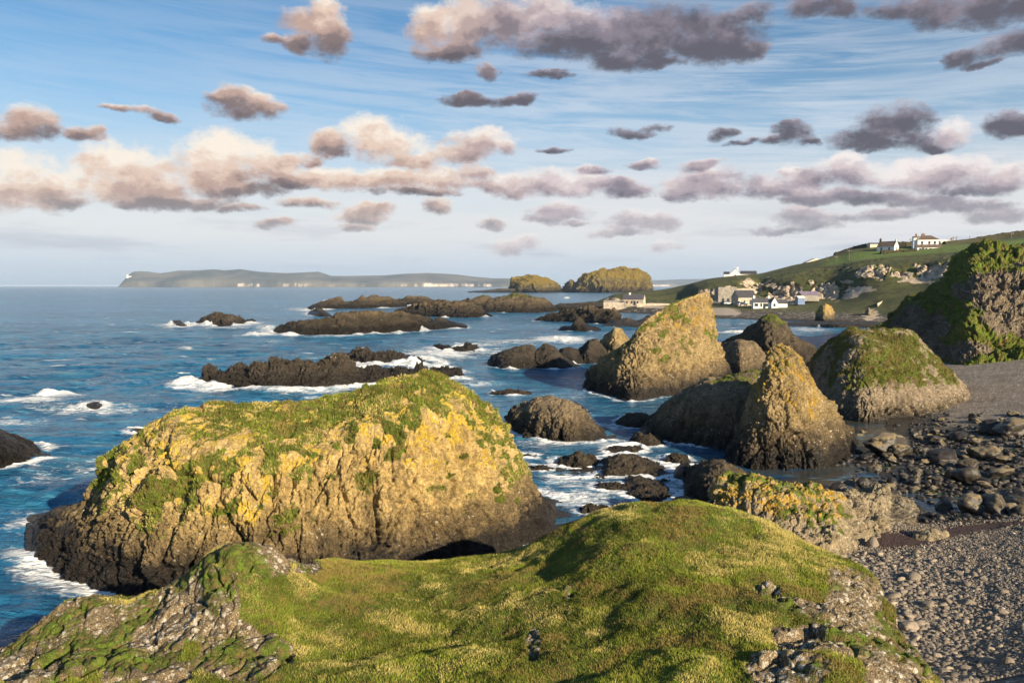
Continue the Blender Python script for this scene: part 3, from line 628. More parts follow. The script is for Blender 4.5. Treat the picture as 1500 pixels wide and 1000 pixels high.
rock('reef', 'dark hooked reef farthest out, curling round a white breaker', MATS['reef'], [(447, 453), (458, 447), (470, 442), (485, 438), (497, 437), (503, 443), (515, 441), (530, 435), (548, 433), (570, 435), (585, 441), (596, 445)], [(447, 455), (490, 452), (540, 451), (596, 449)], 26, ROUND, nu=200, nv=60, amp=2.2, size=8, crack=1.8, csize=4, flatcrack=.7, seed=52, foam=8)
rock('reef', 'brown whaleback reef behind the dark hooked reef', MATS['reef'], [(570, 440), (590, 436), (605, 433), (625, 435), (645, 440), (655, 445)], [(570, 446), (610, 447), (655, 447)], 26, ROUND, nu=110, nv=50, amp=1.8, size=8, crack=1.6, csize=4, flatcrack=.6, seed=53, foam=6)
rock('reef', 'black spur of rock below the hooked reef', MATS['reef'], [(452, 458), (462, 451), (472, 452), (486, 461)], [(452, 460), (468, 463), (486, 463)], 8, ROUND, nu=70, nv=40, amp=.8, size=4, seed=54, foam=5)
rock('reef', 'brown-topped reef in the middle of the bay with a small knob at its right end', MATS['reef'], [(576, 459), (590, 453), (604, 450), (622, 441), (645, 439), (672, 441), (692, 445), (697, 449), (704, 449), (709, 455), (722, 462)], [(576, 461), (620, 463), (680, 465), (722, 464)], 22, ROUND, nu=220, nv=70, amp=1.9, size=7, crack=1.5, csize=3, flatcrack=.7, seed=55, foam=3)
rock('reef', 'pair of low tan rocks on the right end of the long black reef', MATS['reef'], [(604, 471), (612, 464), (628, 464), (636, 468), (644, 465), (664, 469), (676, 474), (684, 478)], [(604, 478), (640, 480), (684, 480)], 8, ROUND, nu=120, nv=50, amp=.9, size=4, crack=.3, csize=2, seed=56, foam=1.5)
rock('reef', 'ochre reef with green turf on top, before the two flat-topped islands', MATS['reef'], [(664, 450), (675, 441), (688, 436), (706, 434), (722, 436), (740, 433), (752, 431), (775, 433), (797, 436), (808, 444), (820, 453)], [(664, 455), (720, 457), (780, 458), (820, 455)], 28, ROUND, nu=240, nv=70, amp=2., size=8, crack=1.6, csize=5, flatcrack=.5, seed=57, grass=(.7, .95, .7), foam=2)
rock('reef', 'flat tan ledge running from the turfed reef to the shore ruins', MATS['reef'], [(806, 450), (820, 444), (850, 443), (880, 443), (905, 446), (960, 449)], [(806, 454), (860, 455), (960, 456)], 30, FLAT, nu=160, nv=40, amp=.8, size=7, crack=.8, csize=3, flatcrack=.6, seed=58, foam=1)
rock('reef', 'dark brown reef with a golden right end, before the shore ruins', MATS['reef'], [(784, 468), (800, 463), (822, 458), (832, 453), (850, 452), (880, 453), (898, 451), (903, 456), (906, 468), (926, 473)], [(784, 469), (830, 471), (880, 474), (926, 476)], 12, ROUND, nu=220, nv=70, amp=1.5, size=4, crack=1.2, csize=2, flatcrack=.8, seed=59, foam=1.4)
rock('reef', 'small dark reef with a tan rounded knob on it', MATS['reef'], [(818, 483), (826, 477), (836, 475), (842, 464), (851, 462), (856, 470), (864, 476), (880, 482)], [(818, 484), (850, 486), (880, 484)], 7, ROUND, nu=120, nv=60, amp=.8, size=3, crack=.4, csize=1.6, seed=60, foam=1.4)
rock('reef', 'low broken black reef at the left of the tall stack top', MATS['dark'], [(884, 476), (900, 470), (918, 466), (935, 469), (955, 462), (972, 458), (1000, 463)], [(884, 478), (930, 479), (1000, 474)], 10, ROUND, nu=130, nv=50, amp=1., size=3, crack=.4, csize=1.6, seed=61, foam=1)
# low weedy rocks in the channel
for k, (tp, bs, th, lab) in enumerate([
    ([(810, 678), (822, 668), (848, 662), (868, 667), (880, 678)], [(810, 681), (845, 685), (880, 681)], 1.6, 'oval weedy rock nearest the brown domed rock'),
    ([(805, 693), (845, 688), (880, 682), (890, 668), (905, 664), (935, 668), (960, 680), (985, 698)], [(805, 697), (860, 699), (930, 698), (985, 704)], 3.2, 'long curving bank of weedy rock in the channel'),
    ([(870, 704), (905, 705), (935, 703), (965, 707), (1003, 714)], [(870, 708), (920, 727), (955, 734), (1003, 718)], 3.0, 'flat weedy rock shelf just behind the foreground hill crest'),
    ([(884, 660), (900, 655), (930, 654), (945, 659)], [(884, 663), (915, 665), (945, 662)], 1.4, 'thin weedy ledge behind the long curving bank'),
    ([(902, 618), (918, 607), (940, 604), (960, 612), (968, 622)], [(902, 622), (935, 628), (968, 625)], 2.6, 'weed-covered ledge touching the shadowed rock'),
    ([(920, 647), (935, 634), (952, 634), (968, 642), (976, 650)], [(920, 650), (950, 655), (976, 653)], 1.8, 'dark rock at the foot of the shadowed turf-capped rock'),
    ([(972, 672), (985, 665), (1000, 664), (1012, 676)], [(972, 675), (995, 679), (1012, 678)], 1.2, 'small weedy rock left of the brown boulder in the channel'),
    ([(998, 716), (1010, 690), (1030, 676), (1060, 672), (1090, 690), (1110, 720)], [(998, 724), (1050, 742), (1110, 735)], 4, 'broad black weedy rock mass beside the lichen-covered ridge'),
    ([(720, 574), (740, 570), (765, 571), (778, 575)], [(720, 576), (750, 578), (778, 577)], 1.6, 'thin dark rock awash above the brown domed rock'),
    ([(775, 685), (790, 680), (810, 684)], [(775, 688), (792, 690), (810, 688)], .8, 'small weedy rock by the right flank of the largest stack'),
    ([(760, 668), (772, 664), (785, 668)], [(760, 670), (772, 672), (785, 671)], .7, 'tiny weedy rock at the right flank of the largest stack'),
    ([(870, 712), (885, 707), (905, 709), (920, 714)], [(870, 715), (895, 719), (920, 717)], .8, 'narrow weedy ledge beneath the long curving bank'),
    ([(850, 745), (870, 738), (890, 742)], [(850, 750), (870, 752), (890, 750)], .8, 'weedy rock where the channel meets the foreground hill')]):
    rock('rock', lab, MATS['weed'], tp, bs, th, FLAT, nu=170, nv=90, amp=.24, size=.9, crack=.20, csize=.5, flatcrack=.8, lumps=.05, seed=70 + k, foam=.7, group='weedy rocks in the channel')
rock('boulder', 'brown angular boulder standing on the weedy rocks of the channel', MATS['reef'], [(984, 697), (990, 684), (1000, 675), (1008, 677), (1020, 694)], [(984, 700), (1002, 705), (1020, 699)], 1.3, ROUND, nu=70, nv=60, amp=.12, size=.8, seed=85, foam=.3, cat='boulder')
rock('boulder', 'tan rounded boulder just behind the foreground hill crest', MATS['dome'], [(978, 738), (990, 728), (1003, 724), (1016, 730), (1026, 742)], [(978, 744), (1003, 748), (1026, 745)], 1.2, ROUND, nu=70, nv=60, amp=.12, size=.8, seed=86, foam=.3, cat='boulder')
# pebbly ridge beside the beach
rock('rocky_ridge', 'pebbly rock ridge with yellow lichen and a turf crest, behind the foreground hill', MATS['cong'],
     [(1046, 735), (1054, 705), (1064, 695), (1090, 694), (1130, 701), (1170, 713), (1215, 721), (1262, 727), (1292, 734), (1312, 754), (1345, 772)],
     [(1046, 790), (1090, 815), (1150, 830), (1215, 832), (1262, 800), (1300, 790), (1345, 775)], 5.5, [(0, 0), (.1, .2), (.25, .38), (.45, .6), (.62, .84), (.8, .95), (1, 1)], nu=620, nv=330, amp=.75, size=1.5, lumps=.26, crack=.2, flatcrack=.6, csize=.46, seed=88, grass=(.75, .95, .62), mossy=.8, mossoff=.1, lich=.56, white=.6, foam=0, z0=.5, cat='rock ridge')
rock('rock', 'low lichen-topped rock lying in the maroon seaweed on the beach', MATS['cong'], [(1336, 790), (1342, 778), (1360, 773), (1385, 778), (1396, 792)], [(1336, 794), (1365, 800), (1396, 796)], 1.0, ROUND, nu=120, nv=70, amp=.1, size=.6, lumps=.1, csize=.3, seed=89, lich=.1, white=.4, foam=0, z0=.5)
# the two flat-topped islands and the long island on the horizon
rock('island', 'smaller flat-topped island with yellow cliffs', MATS['isle'], [(748, 425), (752, 414), (756, 408), (765, 406), (785, 404), (800, 405), (810, 409), (817, 416), (823, 427)], [(748, 428.2), (785, 428.6), (823, 428.2)], 110, STEEP, nu=240, nv=110, amp=8, size=40, crack=13, csize=20, czs=5, cols=8, seed=91, lich=.75, foam=0, cat='island')
rock('island', 'low dark rocky tail running left from the smaller island', MATS['isle'], [(686, 427.4), (715, 424.5), (735, 422.5), (756, 423)], [(686, 428.3), (720, 428.6), (756, 428.6)], 60, ROUND, nu=100, nv=40, amp=4, size=20, seed=92, foam=0, cat='rock')
rock('island', 'larger flat-topped island with yellow cliffs and a dark stepped left shoulder', MATS['isle'], [(822, 427), (828, 417), (834, 409), (838, 410), (842, 415), (846, 408), (856, 402), (868, 398), (885, 394.5), (905, 394), (930, 394.5), (942, 398), (948, 407), (953, 416), (956, 426)], [(822, 428.2), (880, 428.7), (956, 428.3)], 160, STEEP, nu=420, nv=150, amp=9, size=50, crack=15, csize=24, czs=5, cols=10, seed=93, lich=.75, foam=0, cat='island')
def far_island(name, label, top, d, thick, seed, mat, cat):
    tx, ty = zip(*top); nu, nv = 420, 46
    px = np.linspace(tx[0], tx[-1], nu); tp = np.interp(px, tx, ty)
    t = np.linspace(0, 1, nv)
    q = pchip([0, .10, .3, .55, .62, 1], [-.05, .38, .62, 1, .97, -.05], t)
    s = pchip([0, .10, .3, .55, .62, 1], [0, .06, .4, .95, 1.1, 1.6], t)
    Y = d + thick * s[None] + 0 * px[:, None]
    hx, hy, hz = at(px, tp, d + thick)
    a, yy, _ = ray(px, np.full(nu, 419.))
    X = (a / yy)[:, None] * Y
    Z = np.maximum(hz, 3)[:, None] * q[None]
    P = np.stack([X, Y, Z], -1).reshape(-1, 3)
    P[:, 2] += (P[:, 2] > 4) * (9 * fbm(P, 300, 4, seed) * (1 - .7 * np.tile(sstep(.3, .5, t), nu)))
    P[:, 1] += 60 * fbm(P, 260, 4, seed + 1)
    o = mesh_np(name, P, grid_faces(nu, nv), mat); fix_normals(o); tag(o, label, cat)
m, n, b = material('far_moorland')
Pn = n.node('ShaderNodeNewGeometry').outputs['Position']; zz = n.xyz(Pn)[2]
nz = n.noise(Pn, .0022, 8, .7); chalk = n.step(n.noise(n.vm('MULTIPLY', Pn, (1, .2, .3)), .0016, 5, .72), .50, .57)
cl = n.m('MULTIPLY', chalk, n.step(n.m('ADD', zz, n.m('MULTIPLY', n.noise(Pn, .02, 4), 40)), 66, 44))
cl = n.m('MULTIPLY', cl, n.step(zz, 4, 9))
cc_ = n.mix(n.step(nz, .35, .65), (.035, .04, .044), (.14, .125, .10))
cc_ = n.mix(cl, cc_, (.55, .46, .40)); n.put(b.inputs['Base Color'], cc_); b.inputs['Roughness'].default_value = 1
MATS['far'] = m
far_island('island', 'long grey-blue island on the horizon with pale cliffs and a lighthouse', [(174, 418.8), (180, 411), (186, 404.5), (194, 398), (205, 397), (222, 398.2), (236, 400.5), (248, 399), (262, 396.2), (290, 396), (312, 394.6), (330, 396), (352, 394.3), (380, 398), (420, 400), (450, 398.7), (468, 398), (486, 404), (520, 404.2), (560, 403.4), (590, 401.2), (625, 399.8), (668, 402), (690, 405), (720, 407.5), (752, 408), (768, 413), (790, 417)], 8000, 700, 95, m, 'island')
far_island('island', 'faint low blue land on the horizon right of the flat-topped islands', [(905, 412), (930, 410), (960, 410.5), (1000, 409), (1040, 408), (1080, 412)], 13000, 900, 97, m, 'island')
# ------------------------------------------------------------------ thin-plate terrain helper
def tps(pts, x, y):
    pts = np.array(pts, float); n = len(pts)
    def U(r2): return np.where(r2 > 0, r2 * np.log(np.maximum(r2, 1e-12)), 0)
    d2 = (pts[:, None, 0] - pts[None, :, 0]) ** 2 + (pts[:, None, 1] - pts[None, :, 1]) ** 2
    Kk = U(d2) + np.eye(n) * .5; Pm = np.column_stack([np.ones(n), pts[:, :2]])
    A = np.block([[Kk, Pm], [Pm.T, np.zeros((3, 3))]])
    w = np.linalg.solve(A, np.concatenate([pts[:, 2], np.zeros(3)]))
    out = w[n] + w[n + 1] * x + w[n + 2] * y
    for k in range(n): out = out + w[k] * U((x - pts[k, 0]) ** 2 + (y - pts[k, 1]) ** 2)
    return out
# ------------------------------------------------------------------ beach
BC = [(1280, 645, -.22), (1150, 700, -.25), (1200, 700, -.2), (1240, 688, -.06), (1345, 742, -.10), (1420, 748, -.09), (1300, 680, .16), (1400, 650, .3), (1480, 690, .45), (1450, 600, 1.0), (1520, 585, 1.5), (1310, 632, .02),
      (1235, 632, -.28), (1330, 700, .12), (1400, 715, .16), (1480, 735, .25), (1310, 768, .42), (1400, 778, .5), (1500, 760, .8), (1350, 850, .9), (1500, 850, 1.5), (1400, 950, 1.0), (1500, 1000, 1.9), (1200, 800, .4), (1100, 750, -.05), (1000, 725, -.5),
      (900, 790, -1.6), (1080, 680, -.5), (1100, 640, -.6), (1180, 610, -.6), (1600, 640, 1.5), (1700, 800, 2.5), (1700, 1000, 3), (1600, 560, 2.5), (1240, 880, .8), (1100, 900, .5), (1380, 590, .5), (1440, 565, 1.6)]
bp = [(float(a), float(b), z) for (px, py, z) in BC for a, b, _ in [ground(px, py, z)]]
def beach_z(x, y):
    z = tps(bp, x, y)
    p = np.stack([x, y, 0 * x], -1)
    return np.clip(z, -2, 4) + .10 * fbm(p, 1.6, 4, 61) * sstep(1.2, .2, z) + .05 * fbm(p, .5, 3, 62)
nu, nv = 620, 620
u = np.linspace(960, 2100, nu); v = np.linspace(0, 1, nv)
Dg = 1 / (1 / 13 + (1 / 128 - 1 / 13) * v)
a_, y_, _ = ray(u, np.full(nu, 700.))
X = (a_ / y_)[:, None] * Dg[None]; Y = np.broadcast_to(Dg[None], X.shape)
P = np.stack([X.ravel(), Y.ravel(), beach_z(X.ravel(), Y.ravel())], -1)
qx, qy = project(*P.T)
line = np.interp(qx, [1240, 1290, 1340, 1400, 1450, 1500, 1600], [772, 790, 792, 778, 770, 765, 757])
weed = np.exp(-((qy - line - 6 * fbm(P, 2, 3, 63)) / np.interp(qx, [1280, 1350, 1500], [20, 15, 5])) ** 2)
line2 = np.interp(qx, [1250, 1330, 1420, 1500], [812, 802, 785, 772])
weed = np.maximum(weed, .75 * np.exp(-((qy - line2) / 4) ** 2))
algae = np.exp(-(((qx - 1390) / 95) ** 2 + ((qy - 742) / 22) ** 2)) * (.6 + fbm(P, 1.2, 3, 64)); algae = np.maximum(algae, .62 * sstep(.1, .45, fbm(P, 2.5, 4, 65)) * (qy < 755) * (qy > 655) * (qx > 1290))
m, n, b = material('shingle'); Pn = n.node('ShaderNodeNewGeometry').outputs['Position']; z = n.xyz(Pn)[2]
vo = n.node('ShaderNodeTexVoronoi'); n.put(vo.inputs['Vector'], Pn); vo.inputs['Scale'].default_value = 9
cid = n.xyz(vo.outputs['Color'])[0]
col = n.mix(cid, (.12, .10, .085), (.29, .245, .20)); col = n.mix(n.step(cid, .93, .97), col, (.5, .46, .42))
nn_ = n.noise(Pn, 1.3, 5, .6)
wetc = n.mix(nn_, (.022, .018, .015), (.06, .05, .038))
zz = n.m('ADD', z, n.m('MULTIPLY', n.m('SUBTRACT', nn_, .5), .5))
dry = n.step(zz, .35, .62); col = n.mix(n.m('MULTIPLY', n.step(n.noise(Pn, .35, 5, .6), .42, .62), .5), col, (.10, .082, .066)); col = n.mix(dry, wetc, col)
wd = n.step(n.m('ADD', n.attr('weed'), n.m('MULTIPLY', n.m('SUBTRACT', n.noise(Pn, 3, 6, .72), .5), 1.5)), .42, .6)
col = n.mix(wd, col, n.mix(n.noise(Pn, 11, 4), (.030, .014, .012), (.085, .042, .034)))
al = n.step(n.m('ADD', n.attr('algae'), n.m('MULTIPLY', n.m('SUBTRACT', n.noise(Pn, 4, 5, .7), .5), .9)), .36, .52)
col = n.mix(al, col, n.mix(n.noise(Pn, 9, 4), (.02, .045, .012), (.07, .11, .03)))
n.put(b.inputs['Base Color'], col); n.put(b.inputs['Roughness'], n.step(zz, .1, .5, .3, .9))
n.put(b.inputs['Normal'], n.bump(n.m('ADD', vo.outputs['Distance'], n.m('MULTIPLY', n.noise(Pn, 26, 4), .6)), .9, .06))
o = mesh_np('beach', P, grid_faces(nu, nv), m, {'weed': weed, 'algae': algae}); fix_normals(o); tag(o, kind='structure')
# ------------------------------------------------------------------ stones
def stone_mesh(name, seed, sub=3, rough=.22, flat=.7, cut=0.):
    bm = bmesh.new(); bmesh.ops.create_icosphere(bm, subdivisions=sub, radius=1)
    V = np.array([v.co[:] for v in bm.verts]); r = np.random.default_rng(seed)
    sc = np.array([1 + .25 * r.random(), .8 + .2 * r.random(), flat + .2 * r.random()])
    k = r.normal(size=(13, 3)); k /= np.linalg.norm(k, axis=1, keepdims=True); h = .55 + .4 * r.random(13)
    for kk, hh in zip(k, h):
        d = V @ kk - hh; V = V - np.clip(d, 0, None)[:, None] * kk * .85
    d = rough * fbm(V + seed * 3.1, .9, 4, seed); V = V * (1 + d[:, None] + cut * block(V + seed * 1.7, .7, seed, 1., .10, .10, 1.)[:, None]) * sc
    for v, c in zip(bm.verts, V): v.co = c
    me = bpy.data.meshes.new(name); bm.to_mesh(me); bm.free()
    for p in me.polygons: p.use_smooth = True
    return me
def stone_mat(name, c0, c1, top=None, rough=.85, wetz=None):
    m, n, b = material(name); g = n.node('ShaderNodeNewGeometry'); P = g.outputs['Position']
    oi = n.node('ShaderNodeObjectInfo').outputs['Random']
    f = n.noise(P, 4, 6, .65)
    c = n.mix(n.m('ADD', n.m('MULTIPLY', oi, .6), n.m('MULTIPLY', f, .4)), c0, c1)
    f2 = n.noise(P, 14, 4, .6)
    c = n.mix(n.step(f2, .45, .7, 0, .5), c, tuple(x * .5 for x in c0))
    if top:
        t = n.m('MULTIPLY', n.step(n.m('ADD', n.xyz(g.outputs['Normal'])[2], n.m('MULTIPLY', n.m('SUBTRACT', f, .5), 1.6)), .55, .85), n.step(oi, .45, .75))
        c = n.mix(t, c, top)
    n.put(b.inputs['Base Color'], c); b.inputs['Roughness'].default_value = rough
    n.put(b.inputs['Normal'], n.bump(n.m('ADD', f2, f), .6, .05))
    return m
SM = [stone_mesh('boulder', 200 + k, 4, .34, .62, 1.) for k in range(10)]
mb = stone_mat('wet_boulder', (.018, .016, .014), (.052, .042, .032), (.24, .185, .10), .45)
ms = stone_mat('dry_stone', (.15, .125, .10), (.40, .33, .25), None, .9)
for k, me in enumerate(SM):
    me.materials.append(mb)
SM2 = []
for k in range(8):
    me = stone_mesh('stone', 240 + k, 2 if k % 2 else 3, .16, .62); me.materials.append(ms); SM2.append(me)
def put_stone(name, me, x, y, z, r, label, cat, group):
    o = bpy.data.objects.new(name, me); COL.objects.link(o)
    o.location = (x, y, z); o.scale = (r * random.uniform(.8, 1.25), r * random.uniform(.8, 1.2), r * random.uniform(.7, 1.05)); o.rotation_euler = (random.uniform(-.3, .3), random.uniform(-.3, .3), random.uniform(0, 6.28))
    tag(o, label, cat, group); return o
KNOWN = [ # px, py of the foot, radius, what
 (1300, 668, 1.55, 'widest flat-topped boulder on the shore, just right of the triangular stack'), (1318, 672, 1.0, 'rounded boulder hard against the right side of the widest boulder'),
 (1410, 712, 1.05, 'round black boulder with an ochre cap near the middle of the boulder shore'), (1385, 683, .95, 'boulder with a pale rough cap, left of and behind the round black one'), (1403, 652, .95, 'knobbly tan-topped boulder near the far edge of the shore'),
 (1442, 680, 1.0, 'tan rough-topped boulder at the right of the boulder shore'), (1428, 757, .95, 'big dark double boulder beside the green pool'), (1452, 760, .9, 'mossy dark boulder right of the double boulder by the pool'), (1492, 752, .7, 'smooth dark boulder at the right edge by the green pool'),
 (1265, 712, .55, 'smooth brown boulder in front of the triangular stack foot'), (1300, 716, .5, 'pointed brown boulder beside the smooth brown one'), (1262, 742, .01, ''), (1380, 745, .6, 'low dark boulder standing in the green pool'),
 (1325, 748, .42, 'dark boulder where the stream leaves the pool'), (1450, 648, 1.1, 'wide knobbly brown rock beside the grey sand'), (1480, 655, 1.2, 'low brown ridge rock at the right edge before the grey sand'), (1282, 690, .6, 'flat-faced boulder before the widest boulder')]
placed = []
for px, py, r, lab in KNOWN:
    if r < .05: continue
    x, y, z = (float(q) for q in ground(px, py, .1)); y += r * .6; x *= (y / (y - r * .6))
    put_stone('boulder', random.choice(SM), x, y, float(beach_z(np.array([x]), np.array([y]))[0]) + r * .35, r, lab, 'boulder', 'boulders on the shore'); placed.append((x, y, r))
r_ = np.random.default_rng(21); cnt = 0; tries = 0
while cnt < 280 and tries < 30000:
    tries += 1
    px, py = r_.uniform(1225, 1515), r_.uniform(618, 764)
    if px > 1400 and py < 628 and r_.random() < .8: continue
    if py > 735 and px < 1330: continue
    if 1235 < px < 1330 and py < 655 and r_.random() < .9: continue
    if (abs((px - 1385) / 75) < 1 and abs((py - 748) / 14) < 1 and r_.random() < .9) or (px < 1300 and 678 < py < 700 and r_.random() < .8): continue
    r = float(np.exp(r_.normal(-1.35, .55))); r = min(max(r, .12), .85)
    x, y, _ = (float(q) for q in ground(px, py, .2))
    if any((x - a) ** 2 + (y - b) ** 2 < (.8 * (r + c)) ** 2 for a, b, c in placed): continue
    if r < .2 and r_.random() < .5: continue
    placed.append((x, y, r)); cnt += 1
    put_stone('boulder', SM[cnt % 10], x, y, float(beach_z(np.array([x]), np.array([y]))[0]) + r * .25, r, 'small dark rounded boulder strewn on the wet boulder shore', 'boulder', 'small boulders strewn on the shore')
pl2 = []; cnt = 0; tries = 0
while cnt < 290 and tries < 60000:
    tries += 1
    px, py = r_.uniform(1225, 1480), r_.uniform(800, 1010)
    edge = np.interp(py, [800, 842, 899, 949, 1000], [1225, 1277, 1317, 1343, 1363])
    t = (px - edge) / 95
    if t < -.1 or r_.random() > math.exp(-max(t, 0) * 1.2): continue
    x, y, _ = (float(q) for q in ground(px, py, .95))
    r = float(np.clip(np.exp(r_.normal(-1.9 - .25 * max(t, 0), .32)), .09, .36))
    if any((x - a) ** 2 + (y - b) ** 2 < (.78 * (r + c)) ** 2 for a, b, c in pl2): continue
    pl2.append((x, y, r)); cnt += 1
    put_stone('stone', SM2[cnt % 8], x, y, float(beach_z(np.array([x]), np.array([y]))[0]) + r * .3, r, 'rounded grey-brown stone on the beach at the foot of the foreground hill', 'stone', 'stones at the foot of the foreground hill')
put_stone('stone', SM2[0], *(lambda g: (float(g[0]), float(g[1]), .62))(ground(1278, 801, .5)), .42, 'pale smooth stone alone on the maroon seaweed', 'stone', None)
# rubble between the boulders: too many to count
base_ = [np.array([v.co[:] for v in m_.vertices]) for m_ in (stone_mesh('tmp', 300 + k, 2, .3, .62, .7) for k in range(6))]
tf = np.array([p_.vertices[:] for p_ in stone_mesh('tmp', 300, 2).polygons])
Vs = []; n_r = 0
while n_r < 1700:
    px, py = r_.uniform(1215, 1530), r_.uniform(612, 768)
    if (px > 1390 and py < 632) or (px < 1330 and 678 < py < 700 and r_.random() < .7) or (px < 1250 and py > 690): continue
    if abs((px - 1385) / 70) < 1 and abs((py - 748) / 10) < 1 and r_.random() < .85: continue
    if px < 1330 and py < 652 and r_.random() < .85: continue
    r = float(np.clip(np.exp(r_.normal(-2.05, .4)), .05, .3)); x, y, _ = (float(q) for q in ground(px, py, .15)); a = r_.random() * 6.28
    v = base_[n_r % 6] * r * r_.uniform(.8, 1.25, 3); v = np.stack([v[:, 0] * math.cos(a) - v[:, 1] * math.sin(a), v[:, 0] * math.sin(a) + v[:, 1] * math.cos(a), v[:, 2]], -1)
    Vs.append(v + [x, y, float(beach_z(np.array([x]), np.array([y]))[0]) + r * .2]); n_r += 1
nb_ = len(base_[0]); o = mesh_np('rubble', np.concatenate(Vs), (tf[None] + (np.arange(n_r) * nb_)[:, None, None]).reshape(-1, 3), stone_mat('wet_rubble', (.018, .016, .014), (.075, .06, .046), (.20, .16, .09), .5)); tag(o, kind='stuff')
# shingle: too many to count
ico = bmesh.new(); bmesh.ops.create_icosphere(ico, subdivisions=1, radius=1); iv = np.array([v.co[:] for v in ico.verts]); ifc = np.array([[v.index for v in f.verts] for f in ico.faces]); ico.free()
N_ = 130000
px = r_.uniform(1215, 1540, N_); py = 745 + 285 * r_.random(N_) ** .75
x, y, _ = ground(px, py, 1.0)
z = beach_z(x, y); qx_, qy_ = project(x, y, z)
k = (z > .3) & (np.abs(qy_ - np.interp(qx_, [1240, 1290, 1340, 1400, 1450, 1500, 1600], [772, 790, 792, 778, 770, 765, 757])) > np.interp(qx_, [1280, 1350, 1500], [17, 13, 4]) * r_.uniform(.5, 1.2, N_))
x, y, z = x[k], y[k], z[k]; qx_, qy_ = project(x, y, z)
nP = len(x); big_ = np.exp(-np.clip((qx_ - np.interp(qy_, [800, 1000], [1225, 1363])) / 130, 0, 3)) * sstep(800, 840, qy_)
rr = (.030 + .036 * big_) * np.exp(r_.normal(0, .3, nP))
V = iv[None] * (1 + .18 * r_.normal(size=(nP, 12, 1))) * rr[:, None, None] * np.stack([1 + .4 * r_.random(nP), .9 + .2 * r_.random(nP), .6 + .3 * r_.random(nP)], -1)[:, None]
an = r_.random(nP) * 6.28; c_, s_ = np.cos(an)[:, None], np.sin(an)[:, None]
V = np.stack([V[..., 0] * c_ - V[..., 1] * s_, V[..., 0] * s_ + V[..., 1] * c_, V[..., 2]], -1) + np.stack([x, y, z + rr * .25], -1)[:, None]
Fc = (ifc[None] + (np.arange(nP) * 12)[:, None, None]).reshape(-1, 3)
m, n, b = material('pebble'); t = n.attr('tint'); Pn = n.node('ShaderNodeNewGeometry').outputs['Position']
c = n.mix(t, (.10, .086, .072), (.37, .305, .24)); c = n.mix(n.step(t, .955, .975), c, (.52, .48, .43)); c = n.mix(n.step(n.noise(Pn, 40, 3), .5, .7, 0, .4), c, (.05, .042, .034))
n.put(b.inputs['Base Color'], c); b.inputs['Roughness'].default_value = .85
o = mesh_np('shingle', V.reshape(-1, 3), Fc, m, {'tint': np.repeat(np.clip(r_.beta(2, 2.6, nP) * .93 + (r_.random(nP) > .985) * .6, 0, 1), 12)}); tag(o, kind='stuff')
# ------------------------------------------------------------------ far shore and hillside
CO = { # px: shore, flat, foot, brow, field, crest as (distance, row)
 820: ((420, 452.6), (430, 452), (440, 451.5), (450, 451), (465, 450), (480, 449)), 870: ((389, 455), (415, 451), (440, 446), (460, 444), (480, 442), (500, 442)), 905: ((365, 457), (385, 449), (405, 445), (425, 440), (450, 433), (470, 430)),
 930: ((359, 458), (375, 447), (395, 444), (415, 438), (445, 430), (470, 427.5)), 965: ((340, 461), (365, 448), (395, 442), (420, 436), (460, 428), (500, 424.5)), 1000: ((325, 463), (355, 449), (385, 443), (410, 433), (450, 422), (490, 418)),
 1020: ((310, 465), (348, 450), (378, 445), (392, 426), (420, 417), (470, 413)), 1040: ((300, 466), (342, 451), (374, 444), (386, 421), (415, 411), (455, 408)), 1065: ((292, 467), (338, 451), (370, 443), (382, 419), (410, 408.5), (445, 405)), 1090: ((290, 467), (337, 452), (368, 442), (386, 414), (410, 406), (445, 402.5)), 1110: ((288, 468), (336, 452), (366, 441), (390, 419), (412, 405), (448, 401)),
 1135: ((284, 468), (335, 451), (364, 440), (378, 414), (405, 401), (446, 395.5)), 1160: ((280, 469), (333, 451), (358, 439), (368, 412), (400, 396), (444, 389)), 1190: ((277, 470), (330, 450), (352, 438), (362, 414), (395, 390), (440, 383)),
 1225: ((270, 472), (322, 449), (344, 435), (354, 409), (388, 385), (436, 373)), 1250: ((264, 473), (314, 448), (338, 425), (348, 398), (382, 380), (432, 365.5)), 1290: ((255, 474), (300, 448), (330, 413), (341, 390), (376, 376), (430, 361.5)), 1345: ((230, 480), (280, 448), (324, 408), (334, 384), (372, 371), (430, 359)),
 1400: ((200, 490), (250, 452), (305, 405), (318, 382), (360, 367), (425, 357)), 1450: ((190, 492), (240, 455), (298, 405), (310, 382), (352, 364), (415, 352)), 1520: ((190, 495), (240, 455), (296, 405), (308, 380), (350, 360), (405, 344)), 1800: ((190, 495), (240, 455), (296, 405), (308, 380), (350, 355), (400, 335))}
pxs = np.array(sorted(CO), float)
cols = []
for p_ in sorted(CO):
    pts = [(d, float(at(p_, py, d)[2])) for d, py in CO[p_]]
    pts = [(pts[0][0] - 14, -1.)] + [(pts[0][0], .15)] + pts[1:] + [(pts[-1][0] + 60, pts[-1][1] - 2), (pts[-1][0] + 140, -2.)]
    cols.append(pts)
cols = np.array(cols); nk = cols.shape[1]; nu, nv = 900, 300
u = np.linspace(820, 1800, nu); t = np.linspace(0, 1, nv); keys = np.array([0, .07, .25, .38, .58, .74, .9, .95, 1.])
dk = np.stack([pchip(pxs, cols[:, k, 0], u) for k in range(nk)], 1); zk = np.stack([pchip(pxs, cols[:, k, 1], u) for k in range(nk)], 1)
D_ = np.stack([pchip(keys, dk[i], t) for i in range(nu)]); Z_ = np.stack([pchip(keys, zk[i], t) for i in range(nu)])
a_, y_, _ = ray(u, np.full(nu, 430.))
